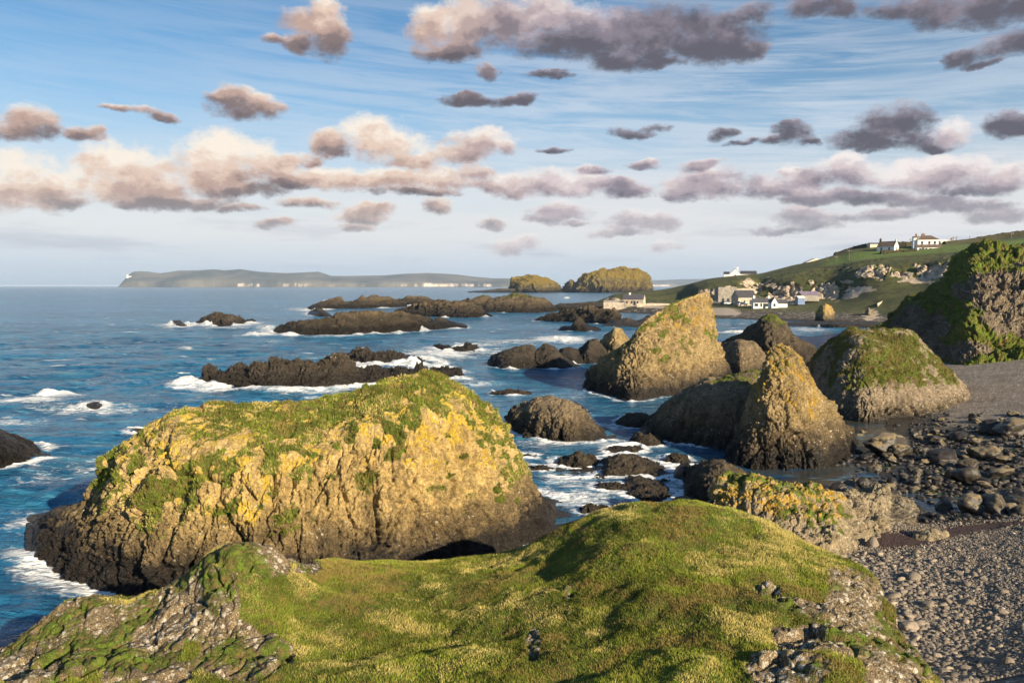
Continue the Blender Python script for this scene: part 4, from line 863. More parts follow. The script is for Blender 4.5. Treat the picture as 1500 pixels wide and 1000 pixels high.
P = np.stack([(a_ / y_)[:, None] * D_, D_, Z_], -1).copy(); COAST0 = P.copy()
N = grid_normals(P); N = N if N[..., 2].mean() > 0 else -N
p = P.reshape(-1, 3); qx, qy = project(*p.T); tt = np.tile(t, nu)
CH = [(1215, 388, 24, 3, .82), (1350, 412, 24, 5, .82), (1240, 412, 14, 5, .82), (1305, 430, 30, 3, .82), (1190, 416, 10, 6, .82), (1110, 424, 12, 9, .82), (1175, 398, 26, 3, .82), (1190, 404, 30, 3, .82), (1320, 402, 18, 5, .82), (1300, 416, 30, 4, .82), (1230, 400, 20, 3, .82), (1160, 405, 20, 4, .82), (1285, 388, 20, 3, .82), (1330, 432, 40, 4, .82), (1155, 428, 26, 15, 1), (1042, 430, 22, 10, .8), (1075, 428, 26, 8, .82), (1095, 414, 14, 7, .82), (1125, 418, 14, 12, .45), (1205, 424, 18, 12, .95), (1222, 426, 8, 14, .8), (1272, 400, 24, 9, 1), (1258, 424, 26, 6, .9), (1296, 395, 12, 5, .82), (1245, 432, 14, 6, .82), (1375, 397, 32, 12, 1), (1345, 393, 10, 6, .82), (1275, 462, 12, 10, .9), (900, 441, 14, 5, .82), (955, 447, 30, 4, .82)]
CH = [q for q in CH if not (q[3] <= 4 and q[1] < 436)]
ch = np.zeros(len(p))
for x, y, rx, ry, s in CH: ch = np.maximum(ch, s * np.exp(-(((qx - x) / rx) ** 2 + ((qy - y) / ry) ** 2) * .9))
ch = ch + .75 * fbm(p, 5, 5, 111, .6) * (ch > .1)
rough = sstep(.36, .46, tt) * sstep(.66, .58, tt)
a1, b1, c1 = voro(p, 6, 112, 1.2)
d = (1.1 * fbm(p, 14, 4, 113) + .5 * fbm(p, 4, 4, 114)) * (.25 + .75 * rough) * sstep(.02, .2, tt) + rough * sstep(.3, .5, ch) * (block(p, 5, 112, 1.3, 1.5) + block(p, 1.9, 113, 1.2, .7))
sc_ = sstep(.66, .7, tt) * sstep(.92, .8, tt)
d = d + .9 * np.abs(fbm(p, 3, 3, 115)) * sstep(.6, .66, tt) * sstep(.73, .68, tt)            # scrub on the brow
d = d * (1 - .8 * ((np.abs(tt - .25) < .05) | (tt > .74)))
P2 = (p + N.reshape(-1, 3) * d[:, None]).reshape(P.shape)
fieldm = sstep(.70, .74, tt) * sstep(.84, .79, tt) * sstep(1190, 1230, qx)
pale = np.maximum(sstep(.10, .14, tt) * sstep(.22, .18, tt) * sstep(1110, 1060, qx) * sstep(1000, 1030, qx), .75 * sstep(.15, .2, tt) * sstep(.3, .22, tt) * sstep(1110, 1060, qx))
m, n, b = material('hillside_turf'); Pn = n.node('ShaderNodeNewGeometry').outputs['Position']; z = n.xyz(Pn)[2]
f1 = n.noise(Pn, .07, 6, .62); f2 = n.noise(Pn, .35, 6, .65); f3 = n.noise(Pn, 1.3, 4, .6)
c = n.mix(n.step(f1, .38, .62), (.045, .064, .013), (.10, .11, .026)); c = n.mix(n.step(f2, .48, .62), c, (.05, .04, .018)); c = n.mix(n.m('MULTIPLY', n.step(f3, .5, .7), .5), c, (.12, .105, .035))
c = n.mix(n.attr('field'), c, n.mix(n.step(f2, .35, .65), (.08, .14, .02), (.13, .18, .035)))
shore = n.step(n.m('ADD', z, n.m('MULTIPLY', n.m('SUBTRACT', f2, .5), 4)), 2.6, 1.4)
sv = n.node('ShaderNodeTexVoronoi'); n.put(sv.inputs['Vector'], Pn); sv.inputs['Scale'].default_value = 1.1
rv = n.xyz(sv.outputs['Color'])[0]
st_c = n.mix(n.step(rv, .8, .95), n.mix(rv, (.03, .026, .022), (.10, .085, .07)), (.42, .37, .32))
c = n.mix(shore, c, st_c)
c = n.mix(n.step(n.m('ADD', z, n.m('MULTIPLY', f2, 1.5)), 1.5, .9), c, (.025, .021, .018))
c = n.mix(n.step(n.m('ADD', n.attr('pale'), n.m('MULTIPLY', n.m('SUBTRACT', f2, .5), .8)), .4, .6), c, n.mix(f3, (.26, .22, .18), (.5, .43, .36)))
ck = n.step(n.m('ADD', n.attr('chalk'), n.m('MULTIPLY', n.m('SUBTRACT', f3, .5), .5)), .42, .56)
c = n.mix(ck, c, n.mix(n.step(f2, .35, .65), (.40, .31, .22), (.66, .55, .43)))
n.put(b.inputs['Base Color'], c); b.inputs['Roughness'].default_value = .95
n.put(b.inputs['Normal'], n.bump(n.m('ADD', f3, n.m('ADD', f2, n.noise(Pn, 4, 3))), .9, .6))
o = mesh_np('hillside', P2.reshape(-1, 3), grid_faces(nu, nv), m, {'chalk': ch, 'field': fieldm, 'pale': pale}); fix_normals(o); tag(o, kind='structure')
WATERLINES.append((np.stack([P[:, 18, 0], P[:, 18, 1]], -1)[::8], 2.5))
COASTZ = P2
def coast_at(px, d):
    i = int(np.clip((px - 820) / 980 * (nu - 1), 0, nu - 1)); j = int(np.argmin(np.abs(COASTZ[i, :, 1] - d))); return COASTZ[i, j, 2]
# nearer cliff at the right edge
MATS['cliff'] = rock_material('shaded_cliff', dark=(.04, .034, .028), mid=(.16, .125, .085), light=(.33, .26, .18), pale=(.58, .50, .40), tide=(-4, -3, -2), scale=1.6, bump=.1, turf=1.5)
rock('cliff', None, MATS['cliff'],
     [(1270, 488), (1290, 476), (1305, 464), (1322, 450), (1345, 434), (1370, 420), (1390, 405), (1405, 388), (1418, 372), (1435, 363.5), (1455, 361), (1500, 357), (1560, 352), (1640, 340), (1760, 330), (1900, 330)],
     [(1270, 493), (1300, 507), (1340, 528), (1380, 556), (1430, 574), (1500, 575), (1600, 572), (1760, 570), (1900, 570)], 46, [(0, 0), (.14, .07), (.28, .19), (.38, .42), (.5, .60), (.7, .84), (.85, .95), (1, 1)],
     nu=760, nv=320, amp=2.6, size=8, crack=1.0, csize=1.8, cols=.4, czs=1.5, seed=121, flatcrack=.9, grass=(.30, .58, -.2), mossy=.5, white=.9, foam=0, round_end=.6)
tag(bpy.data.objects['cliff'], kind='structure')
P2c, N2c, A2c = ob_data['cliff']
pc = P2c.reshape(-1, 3); cqx, cqy = project(*pc.T); bare = np.zeros(len(pc))
for x_, y_, rx_, ry_, s_ in ((1470, 430, 55, 48, 1.1), (1375, 475, 35, 26, .7), (1338, 468, 36, 24, .85), (1345, 492, 34, 20, .9), (1405, 425, 16, 26, .6), (1402, 515, 40, 18, .9), (1540, 440, 60, 60, 1), (1430, 420, 14, 30, .8), (1325, 455, 20, 14, .5)):
    bare = np.maximum(bare, s_ * np.exp(-(((cqx - x_) / rx_) ** 2 + ((cqy - y_) / ry_) ** 2)))
ga = np.clip(1 - 1.5 * sstep(.35, .6, bare + .7 * fbm(pc, 6, 5, 128, .62)) + .4 * fbm(pc, 1.6, 3, 129), 0, 1); A2c['grass'] = ga
bpy.data.objects['cliff'].data.attributes['grass'].data.foreach_set('value', ga.astype(np.float32))
b = blades('scrub', P2c, N2c.astype(float), sstep(.35, .6, A2c['grass']) * (P2c.reshape(-1, 3)[:, 0] < 100), 80000, .11, .06, grass_material('scrub_blades', .42, (.065, .08, .016), (.125, .14, .028)), 12); tag(b, kind='stuff')
rock('sea_stack', 'small yellow-faced stack on the far shore, right of the white cottage', MATS['stack'], [(1194, 470), (1197, 456), (1201, 447), (1210, 444.5), (1217, 449), (1222, 458), (1225, 470)], [(1194, 471), (1208, 472.5), (1225, 471)], 4, STEEP, nu=120, nv=90, amp=.7, size=3, crack=.5, csize=1.2, seed=125, lich=.42, foam=.5, cat='sea stack', z0=.1)
rock('reef', 'low black shelf of rock below the small yellow-faced stack', MATS['dark'], [(1140, 474), (1165, 472), (1190, 470), (1230, 470), (1270, 471), (1300, 474)], [(1140, 477), (1190, 478), (1240, 480), (1300, 479)], 9, FLAT, nu=160, nv=50, amp=.7, size=3, crack=.3, csize=1.5, seed=126, foam=1)
rock('rock', 'pale pointed rock at the back of the far beach', MATS['cliff'], [(1262, 466), (1268, 455), (1272, 450), (1279, 456), (1290, 463)], [(1262, 468), (1275, 469.5), (1290, 468)], 4, CONE, nu=80, nv=60, amp=.6, size=2, crack=.4, csize=1, seed=127, white=.8, foam=0)
# ------------------------------------------------------------------ houses and other built things
MT = {k: plain(k, *v) for k, v in dict(white_render=((.80, .78, .74), .9, .05, .5), slate=((.07, .07, .085), .7, .2, 1.), dark_slate=((.045, .045, .055), .7, .2, 1.), pale_stone=((.42, .36, .29), .95, .25, .8), grey_stone=((.26, .24, .21), .95, .25, .8), glass=((.03, .035, .045), .15, .2, 1.), brown_tile=((.12, .085, .065), .8, .25, 1.), brick=((.20, .12, .08), .9, .3, 2.), purple_roof=((.17, .14, .20), .7, .2, 1.), timber=((.16, .12, .085), .9, .3, 2.), pale_paint=((.62, .60, .55), .8, .1, 1.), blue_paint=((.10, .16, .30), .4, .1, 1.), car_white=((.75, .75, .75), .3, .03, 1.), car_dark=((.03, .035, .05), .3, .1, 1.), rubber=((.02, .02, .02), .8, .1, 1.), hedge=((.042, .038, .018), 1., .5, 1.5, .1), plaster=((.58, .50, .40), .9, .1, .6)).items()}
def bm_obj(name, fn, mat, parent=None, smooth=False):
    bm = bmesh.new(); fn(bm); bmesh.ops.recalc_face_normals(bm, faces=bm.faces); me = bpy.data.meshes.new(name); bm.to_mesh(me); bm.free()
    me.materials.append(mat); o = bpy.data.objects.new(name, me); COL.objects.link(o); o.parent = parent
    if smooth:
        for f in me.polygons: f.use_smooth = True
    return o
def box(bm, x0, x1, y0, y1, z0, z1):
    v = [bm.verts.new((x, y, z)) for z in (z0, z1) for x, y in ((x0, y0), (x1, y0), (x1, y1), (x0, y1))]
    for f in ((0, 3, 2, 1), (4, 5, 6, 7), (0, 1, 5, 4), (1, 2, 6, 5), (2, 3, 7, 6), (3, 0, 4, 7)): bm.faces.new([v[i] for i in f])
def cyl(bm, x, y, z0, z1, r0, r1=None, n=10):
    r1 = r0 if r1 is None else r1
    A = [bm.verts.new((x + r0 * math.cos(6.283 * k / n), y + r0 * math.sin(6.283 * k / n), z0)) for k in range(n)]
    B = [bm.verts.new((x + r1 * math.cos(6.283 * k / n), y + r1 * math.sin(6.283 * k / n), z1)) for k in range(n)]
    for k in range(n): bm.faces.new([A[k], A[(k + 1) % n], B[(k + 1) % n], B[k]])
    bm.faces.new(A[::-1]); bm.faces.new(B)
def gable_walls(bm, x0, x1, y0, y1, h, rh, ridge='x'):
    box_v = [(x0, y0), (x1, y0), (x1, y1), (x0, y1)]
    lo = [bm.verts.new((x, y, -1.2)) for x, y in box_v]; hi = [bm.verts.new((x, y, h)) for x, y in box_v]
    for k in range(4): bm.faces.new([lo[k], lo[(k + 1) % 4], hi[(k + 1) % 4], hi[k]])
    if ridge == 'x':
        ym = (y0 + y1) / 2; a = bm.verts.new((x0, ym, h + rh)); c = bm.verts.new((x1, ym, h + rh)); bm.faces.new([hi[0], hi[3], a]); bm.faces.new([hi[1], hi[2], c])
    else:
        xm = (x0 + x1) / 2; a = bm.verts.new((xm, y0, h + rh)); c = bm.verts.new((xm, y1, h + rh)); bm.faces.new([hi[0], hi[1], a]); bm.faces.new([hi[3], hi[2], c])
def gable_roof(bm, x0, x1, y0, y1, h, rh, ridge='x', ov=.2, th=.15):
    if ridge == 'x':
        ym = (y0 + y1) / 2; s = rh / ((y1 - y0) / 2); pr = [(y0 - ov, h - ov * s + .02), (ym, h + rh + .02), (y1 + ov, h - ov * s + .02)]
        P0 = [(x0 - .05, y, z) for y, z in pr] + [(x0 - .05, y, z + th) for y, z in pr[::-1]]; P1 = [(x1 + .05, *q[1:]) for q in P0]
    else:
        xm = (x0 + x1) / 2; s = rh / ((x1 - x0) / 2); pr = [(x0 - ov, h - ov * s + .02), (xm, h + rh + .02), (x1 + ov, h - ov * s + .02)]
        P0 = [(x, y0 - .05, z) for x, z in pr] + [(x, y0 - .05, z + th) for x, z in pr[::-1]]; P1 = [(q[0], y1 + .05, q[2]) for q in P0]
    A = [bm.verts.new(q) for q in P0]; B = [bm.verts.new(q) for q in P1]
    for k in range(6): bm.faces.new([A[k], A[(k + 1) % 6], B[(k + 1) % 6], B[k]])
    for q in (A, B):
        bm.faces.new([q[0], q[1], q[4], q[5]]); bm.faces.new([q[1], q[2], q[3], q[4]])
def hip_roof(bm, x0, x1, y0, y1, h, rh):
    o = .3; b_ = [bm.verts.new(q) for q in ((x0 - o, y0 - o, h + .02), (x1 + o, y0 - o, h + .02), (x1 + o, y1 + o, h + .02), (x0 - o, y1 + o, h + .02))]
    ym = (y0 + y1) / 2; i = (y1 - y0) / 2; a = bm.verts.new((x0 + i * .8, ym, h + rh)); c = bm.verts.new((x1 - i * .8, ym, h + rh))
    bm.faces.new([b_[0], b_[1], c, a]); bm.faces.new([b_[2], b_[3], a, c]); bm.faces.new([b_[0], a, b_[3]]); bm.faces.new([b_[1], b_[2], c]); bm.faces.new(b_)
def thing(name, label, cat, loc, rz=0, group=None):
    o = bpy.data.objects.new(name, None); COL.objects.link(o); o.location = loc; o.rotation_euler = (0, 0, rz); o.empty_display_size = .5
    return tag(o, label, cat, group)
def place(px, py, d): return tuple(float(q) for q in at(px, py, d))
def win(root, x, y, z, w, h, face='y'):
    f = bm_obj('window', lambda bm: box(bm, x - w / 2, x + w / 2, y - .06, y + .05, z, z + h) if face == 'y' else box(bm, y - .06, y + .05, x - w / 2, x + w / 2, z, z + h), MT['glass'], root)
    bm_obj('sill', lambda bm: box(bm, x - w / 2 - .1, x + w / 2 + .1, y - .14, y + .04, z - .12, z - .003) if face == 'y' else box(bm, y - .14, y + .04, x - w / 2 - .1, x + w / 2 + .1, z - .12, z - .003), MT['pale_paint'], f)
def chimney(root, x, y, z, mat='white_render', w=.8, h=1.2):
    c = bm_obj('chimney', lambda bm: box(bm, x - w / 2, x + w / 2, y - .35, y + .35, z - .9, z + h), MT[mat], root)
    bm_obj('chimney_pot', lambda bm: cyl(bm, x, y, z + h, z + h + .45, .16), MT['brick'], c)
def house(label, loc, rz, body, wall='white_render', roof='slate', wins=(), chims=(), door=None, cat='house', name='house'):
    r = thing(name, label, cat, loc, rz)
    for (x0, x1, y0, y1, h, rh, rd) in body:
        bm_obj('wall', lambda bm: (gable_walls(bm, x0, x1, y0, y1, h, rh, rd) if rd != 'hip' else box(bm, x0, x1, y0, y1, -1.2, h)), MT[wall], r)
        bm_obj('roof', lambda bm: (gable_roof(bm, x0, x1, y0, y1, h, rh, rd) if rd != 'hip' else hip_roof(bm, x0, x1, y0, y1, h, rh)), MT[roof], r)
    for w in wins: win(r, *w)
    for c_ in chims: chimney(r, *c_)
    if door: bm_obj('door', lambda bm: box(bm, door[0] - .5, door[0] + .5, door[1] - .07, door[1] + .05, 0, 2.05), MT['car_dark'], r)
    return r
# white cottage on the shore
house('long white cottage with slate roof on the far shore, right of the stone barn', place(1120, 451.5, 336), R(-6), [(-4.6, 2.6, 0, 4.6, 2.5, 1.7, 'x'), (2.6, 5.0, -1.2, 4.2, 2.5, 1.9, 'y'), (5.0, 9.4, .4, 4.4, 2.1, 1.4, 'x')], wins=[(-3.4, -.02, .9, 1.5, 1.1), (-1.4, -.02, .7, .7, 1.4), (.9, -.02, .8, .9, 1.2), (3.8, -1.22, .9, .8, 1.1)], chims=[(-4.0, 2.3, 4.1), (2.2, 2.3, 4.1)], door=(-.1, 0))
house('grey stone barn with dark slate roof behind the white cottage', place(1095, 446, 352), R(14), [(-4.6, 4.4, 0, 6, 3.2, 2.9, 'x')], 'pale_stone', 'dark_slate', wins=[(-1.5, -.02, 1, .8, .8)], door=(1.5, 0), cat='barn', name='barn')
house('small stone harbour cottage with slate roof and pale gable, beside the shore ruins', place(929, 447, 375), R(-20), [(-5.6, 4.4, 0, 5, 2.9, 2.1, 'x')], 'pale_stone', 'slate', wins=[(-3.4, -.02, .9, .8, 1.), (-1.2, -.02, .9, .8, 1.), (1.6, -.02, .9, .8, 1.)], chims=[(-2.6, 2.5, 4.6)], door=(.2, 0))
house('white stepped house with dark roof on the left end of the headland skyline', place(1085, 405.6, 440), R(-12), [(-6, 0, 0, 5, 1.5, 2.9, 'y'), (-9, -6, 0, 5, 1.6, 1.2, 'x'), (0, 8.5, .5, 5.5, 1.7, 1.5, 'x')], wins=[(-3, -.02, .3, .9, .9), (3, .48, .3, .9, .9)], chims=[(-1.6, 2.5, 4.2, 'white_render', .8, 1.4)], roof='dark_slate')
house('big white two-storey house with brown hipped roof on the hilltop', place(1361, 369.3, 385), R(-14), [(-4.6, 4.6, 2.5, 9, 6.2, 2.1, 'hip'), (-5.6, 5.2, -1.5, 2.5, 2.3, 1.2, 'x'), (-6.2, -3.4, 3.5, 7, 7.2, .6, 'x')], roof='brown_tile',
      wins=[(-4.2, -1.52, .6, 1.0, 1.2), (-1.6, -1.52, .3, .9, 1.6), (.2, -1.52, .5, 1.4, 1.3), (2.6, -1.52, .6, 1., 1.2), (-2.6, 2.48, 4.0, .9, 1.3), (.6, 2.48, 4.0, .9, 1.3), (3, 2.48, 4.0, .9, 1.3)], chims=[(-1.6, 5.6, 8.2, 'brick', 1.6, .9), (-4.8, 5.2, 8., 'brick', .7, 1.)], door=(-3, -1.5))
house('small white cottage with brown roof, left of the big hilltop house', place(1297, 368.2, 390), R(-50), [(-4.2, 4.2, 0, 4.8, 2.5, 2.3, 'x')], roof='brown_tile', wins=[(-2, -.02, .8, .8, 1.1), (1.8, -.02, .8, .8, 1.1), (2.4, 4.22, .9, .8, 1., 'x')], chims=[(-3.6, 2.4, 4.8, 'brick', .9, 1.5), (3.7, 2.4, 4.8, 'white_render', .7, .6)])
house('low flat-roofed outbuilding behind the small hilltop cottage', place(1282, 363, 410), 0, [(-2.6, 2.6, 0, 4, 2, .5, 'x')], 'plaster', 'dark_slate', cat='outbuilding', name='outbuilding')
house('tiny cream shed just right of the small hilltop cottage', place(1309.5, 366.5, 392), 0, [(-2.4, 2.2, 0, 3, 1.3, .5, 'x')], 'plaster', 'pale_paint', cat='shed', name='shed')
house('white bungalow half hidden behind the hilltop hedge, right of the big house', place(1389, 360, 420), 0, [(-4, 4, 0, 5, 1.8, 1.3, 'x')], roof='pale_paint', cat='bungalow', name='bungalow', chims=[(3, 2.5, 3.2, 'brick', .8, .8)])
house('white gable end showing over the brow of the hill, left of the fields', place(1195.5, 386.5, 432), 0, [(-5, 5, 0, 6, .8, 2.1, 'y')], 'plaster', 'pale_paint', name='house')
house('low shed with a purple-grey roof among scrub below the chalk cliffs', place(1187, 437, 345), R(4), [(-4, 4, 0, 5, 1.4, 1.5, 'x')], 'grey_stone', 'purple_roof', cat='shed', name='shed')
house('small pale blue hut in the garden right of the white cottage', place(1174, 442, 340), R(10), [(-1.6, 1.6, 0, 2.5, 1.7, .7, 'x')], 'blue_paint', 'pale_paint', cat='hut', name='hut')
# lime kiln wall under the turf
r = thing('lime_kiln', 'old grey stone lime kiln with arched openings, built against the headland bank', 'lime kiln', place(1066, 443.5, 366))
bm_obj('wall', lambda bm: box(bm, -4.4, 4.2, 0, 7, -1, 7.2), MT['grey_stone'], r); bm_obj('parapet', lambda bm: box(bm, 4.2, 13, 1.2, 6, -1, 6.6), MT['pale_stone'], r)
for x in (-2.2, .2, 2.4): bm_obj('opening_shade', lambda bm: box(bm, x - .55, x + .55, -.06, .1, .1, 2.0), MT['car_dark'], r)  # solid dark blocks on the wall paint the shade inside the arches
r = thing('ruin', 'roofless ruined stone walls at the shore, left of the small harbour cottage', 'ruin', place(903, 449, 372), R(-8))
bm_obj('wall', lambda bm: box(bm, -6, 3.6, 0, .7, -1.5, 2.0), MT['pale_stone'], r); bm_obj('gable', lambda bm: gable_walls(bm, 3.7, 4.5, -.1, 5, 2.0, 1.6, 'x'), MT['grey_stone'], r); bm_obj('rear_wall', lambda bm: box(bm, -6, 3.6, 4.3, 5, -1.5, 2.9), MT['grey_stone'], r)
r = thing('harbour_wall', 'low pale stone wall along the shore right of the harbour cottage', 'wall', place(958, 448.5, 368), R(4))
bm_obj('wall', lambda bm: box(bm, -8, 9, 0, .8, -1.5, 1.0), MT['pale_stone'], r); bm_obj('coping', lambda bm: box(bm, -8.1, 9.1, -.08, .88, 1.003, 1.15), MT['plaster'], r)
# lighthouse far away on the long island
r = thing('lighthouse', 'tiny white lighthouse on the left headland of the long horizon island', 'lighthouse', place(186.5, 406, 8330))
bm_obj('tower', lambda bm: cyl(bm, 0, 0, -10, 26, 11, 8, 14), MT['white_render'], r); bm_obj('lantern', lambda bm: cyl(bm, 0, 0, 26.1, 36, 6, 4, 10), MT['glass'], r); bm_obj('house', lambda bm: gable_walls(bm, 9, 42, -10, 10, 12, 8, 'x'), MT['white_render'], r)
# utility poles
def pole(px, pb, pt, d, arm=True, lab=None):
    x, y, z = place(px, pb, d); h = (pb - pt) / F * d; r = thing('utility_pole', lab, 'pole', (x, y, z), 0, 'utility poles on the hill')
    bm_obj('pole', lambda bm: cyl(bm, 0, 0, -2, h, .17, .12, 8), MT['timber'], r)
    if arm:
        a = bm_obj('crossarm', lambda bm: box(bm, -.9, .9, -.18, -.13, h - .7, h - .5), MT['timber'], r)
        bm_obj('insulator', lambda bm: [cyl(bm, q, -.155, h - .498, h - .25, .07, .05, 6) for q in (-.8, 0, .8)], MT['pale_paint'], a)
for a in [(1211, 384, 375.5, 400, False, 'thin pole left of the fields, below the gable end'), (1225, 382, 374.5, 395, True, 'short pole above the dark bank left of the fields'), (1244, 377.5, 366, 385, True, 'stout pale pole standing at the left end of the green field'), (1316, 372.5, 363.5, 378, False, 'thin pole in the hedge between the small cottage and the big house'),
          (1333.5, 359, 349.5, 412, True, 'leftmost of two poles on the skyline left of the big house'), (1339, 359, 347, 405, False, 'plain skyline pole close to the left side of the big house'), (1343, 370.5, 346, 378, True, 'tallest pale pole, standing in front of the big house'), (1396, 359, 346.5, 415, True, 'left pole of the close pair right of the big house'), (1400.5, 359, 346, 420, True, 'right pole of the close pair right of the big house'),
          (1420, 359, 345.5, 420, False, 'thin skyline pole midway between the pair and the far right pole'), (1437, 356, 345, 415, False, 'thin skyline pole on the rising hedge at the right'), (1481, 359, 340.5, 380, True, 'tall pole farthest right on the skyline')]: pole(*a)
# parked cars by the barn
def car(px, py, d, rz, mat, lab):
    r = thing('parked_car', lab, 'car', place(px, py, d), rz, 'cars parked by the barn')
    def body(bm):
        pr = [(-2.1, .3), (2.1, .3), (2.15, .75), (1.3, .9), (-1.9, .95), (-2.1, .8)]; A = [bm.verts.new((x, -.85, z)) for x, z in pr]; B = [bm.verts.new((x, .85, z)) for x, z in pr]
        for k in range(6): bm.faces.new([A[k], A[(k + 1) % 6], B[(k + 1) % 6], B[k]])
        bm.faces.new(A[::-1]); bm.faces.new(B)
    def cab(bm):
        lo = [bm.verts.new(q) for q in ((-1.85, -.8, .955), (1.15, -.8, .93), (1.15, .8, .93), (-1.85, .8, .955))]; hi = [bm.verts.new(q) for q in ((-1.4, -.62, 1.45), (.4, -.62, 1.45), (.4, .62, 1.45), (-1.4, .62, 1.45))]
        for k in range(4): bm.faces.new([lo[k], lo[(k + 1) % 4], hi[(k + 1) % 4], hi[k]])
        bm.faces.new(hi); bm.faces.new(lo[::-1])
    bm_obj('body', body, MT[mat], r); bm_obj('cabin', cab, MT['glass'], r)
    for x in (-1.35, 1.3):
        for y in (-.8, .8):
            w = bm_obj('wheel', lambda bm: cyl(bm, 0, 0, -.1, .1, .32, n=14), MT['rubber'], r); w.location = (x, y, .32); w.rotation_euler = (R(90), 0, 0)
car(1047, 445.5, 355, .2, 'car_dark', 'dark car parked on the harbour ground, farthest from the barn'); car(1067, 445.8, 350, .1, 'car_white', 'white car parked before the lime kiln'); car(1081, 446, 348, -.1, 'car_dark', 'dark car parked between the white cars by the barn'); car(1088, 447.2, 344, .15, 'car_white', 'white car parked at the left end of the stone barn')
# hedges on the skyline, field wall
def strip(name, pts, h, w, seed, mat, lab, cat, amp=.6):
    pts = np.array(pts, float); n_ = 90; s = np.linspace(0, 1, n_); k = np.linspace(0, 1, len(pts))
    X, Y, Z = (np.interp(s, k, pts[:, i]) for i in range(3)); an = np.linspace(0, math.pi, 9)
    P = np.stack([X[:, None] + 0 * an, Y[:, None] - w * np.cos(an)[None], Z[:, None] - .8 + (h + .8) * np.sin(an)[None] ** .6], -1); p = P.reshape(-1, 3)
    p = p + amp * np.stack([fbm(p, 1.6, 4, seed + q) for q in range(3)], -1)
    tag(mesh_np(name, p, grid_faces(n_, 9), mat), lab, cat)
strip('hedge', [place(1222, 378, 436), place(1250, 368.5, 432), place(1268, 365, 425), place(1290, 364.5, 415)], 2.8, 1.5, 131, MT['hedge'], 'dark hedge on the skyline left of the small hilltop cottage', 'hedge')
strip('hedge', [place(1303, 367, 405), place(1325, 367, 402), place(1342, 366.5, 402)], 4.4, 2, 135, MT['hedge'], 'tall dark hedge between the small hilltop cottage and the big house', 'hedge')
strip('hedge', [place(1290, 373, 385), place(1315, 373, 384), place(1342, 372, 382)], 2.2, 1.2, 138, MT['hedge'], 'low dark hedge along the top of the green field', 'hedge')
strip('hedge', [place(1382, 366, 400), place(1420, 362, 405), place(1460, 354, 408), place(1500, 350, 405), place(1540, 346, 400)], 4.2, 3, 141, MT['hedge'], 'long dark hedge climbing the skyline right of the big house', 'hedge')
strip('field_wall', [place(1285, 447, 300), place(1303, 437.5, 318)], .7, .4, 145, MT['pale_stone'], 'short pale stone wall climbing the green slope', 'wall', .15)
# ------------------------------------------------------------------ sea
def foam_fields(x, y):
    f = np.zeros(len(x), np.float32)
    pts = []; ws = []
    for w, s in WATERLINES:
        if s: pts.append(w); ws.append(np.full(len(w), s))
    pts = np.concatenate(pts); ws = np.concatenate(ws)
    q = np.stack([x, y], -1)
    for k in range(0, len(q), 20000):
        s_ = q[k:k + 20000]; best = np.full(len(s_), 9., np.float32)
        lo, hi = s_.min(0) - 30, s_.max(0) + 30
        mk = (pts[:, 0] > lo[0]) & (pts[:, 0] < hi[0]) & (pts[:, 1] > lo[1]) & (pts[:, 1] < hi[1])
        pp, wp = pts[mk], ws[mk]
        for j in range(0, len(pp), 200):
            d = np.sqrt(((s_[:, None] - pp[None, j:j + 200]) ** 2).sum(-1)) / wp[None, j:j + 200]; best = np.minimum(best, d.min(1))
        f[k:k + 20000] = np.exp(-best ** 1.0)
    return f
rows = np.concatenate([np.linspace(1130, 430, 900), 419 + 11 * np.linspace(1, 0, 60)[1:-1] ** 1.5 + .12])
rows = np.unique(np.concatenate([rows, [419.15, 419.3]]))[::-1]
dist = H * F / (rows - 419) ; nv = len(dist)
cx = np.concatenate([np.linspace(-4200, -420, 40)[:-1], np.linspace(-420, 1750, 760), np.linspace(1750, 5200, 40)[1:]]); nu = len(cx)
a_, y_, _ = ray(cx, np.full(nu, 419.0))
X = (a_ / y_)[:, None] * dist[None]; Y = np.broadcast_to(dist[None], X.shape).copy()
x, y = X.ravel(), Y.ravel(); p = np.stack([x, y, 0 * x], -1)
ff = np.zeros(len(x), np.float32); nr = y < 900
iu = np.unique(np.r_[np.arange(0, nu, 3), nu - 1]); iv_ = np.unique(np.r_[np.arange(0, nv, 3), nv - 1]); iv_ = iv_[dist[iv_] < 900]
cf = foam_fields(X[np.ix_(iu, iv_)].ravel(), Y[np.ix_(iu, iv_)].ravel()).reshape(len(iu), len(iv_))
cf = np.stack([np.interp(np.arange(nv), iv_, r, right=0) for r in cf]); cf = np.stack([np.interp(np.arange(nu), iu, cf[:, j]) for j in range(nv)], 1); ff = cf.ravel().astype(np.float32); ff[~nr] = 0
qx, qy = np.repeat(cx, nv), np.tile(rows, nu)
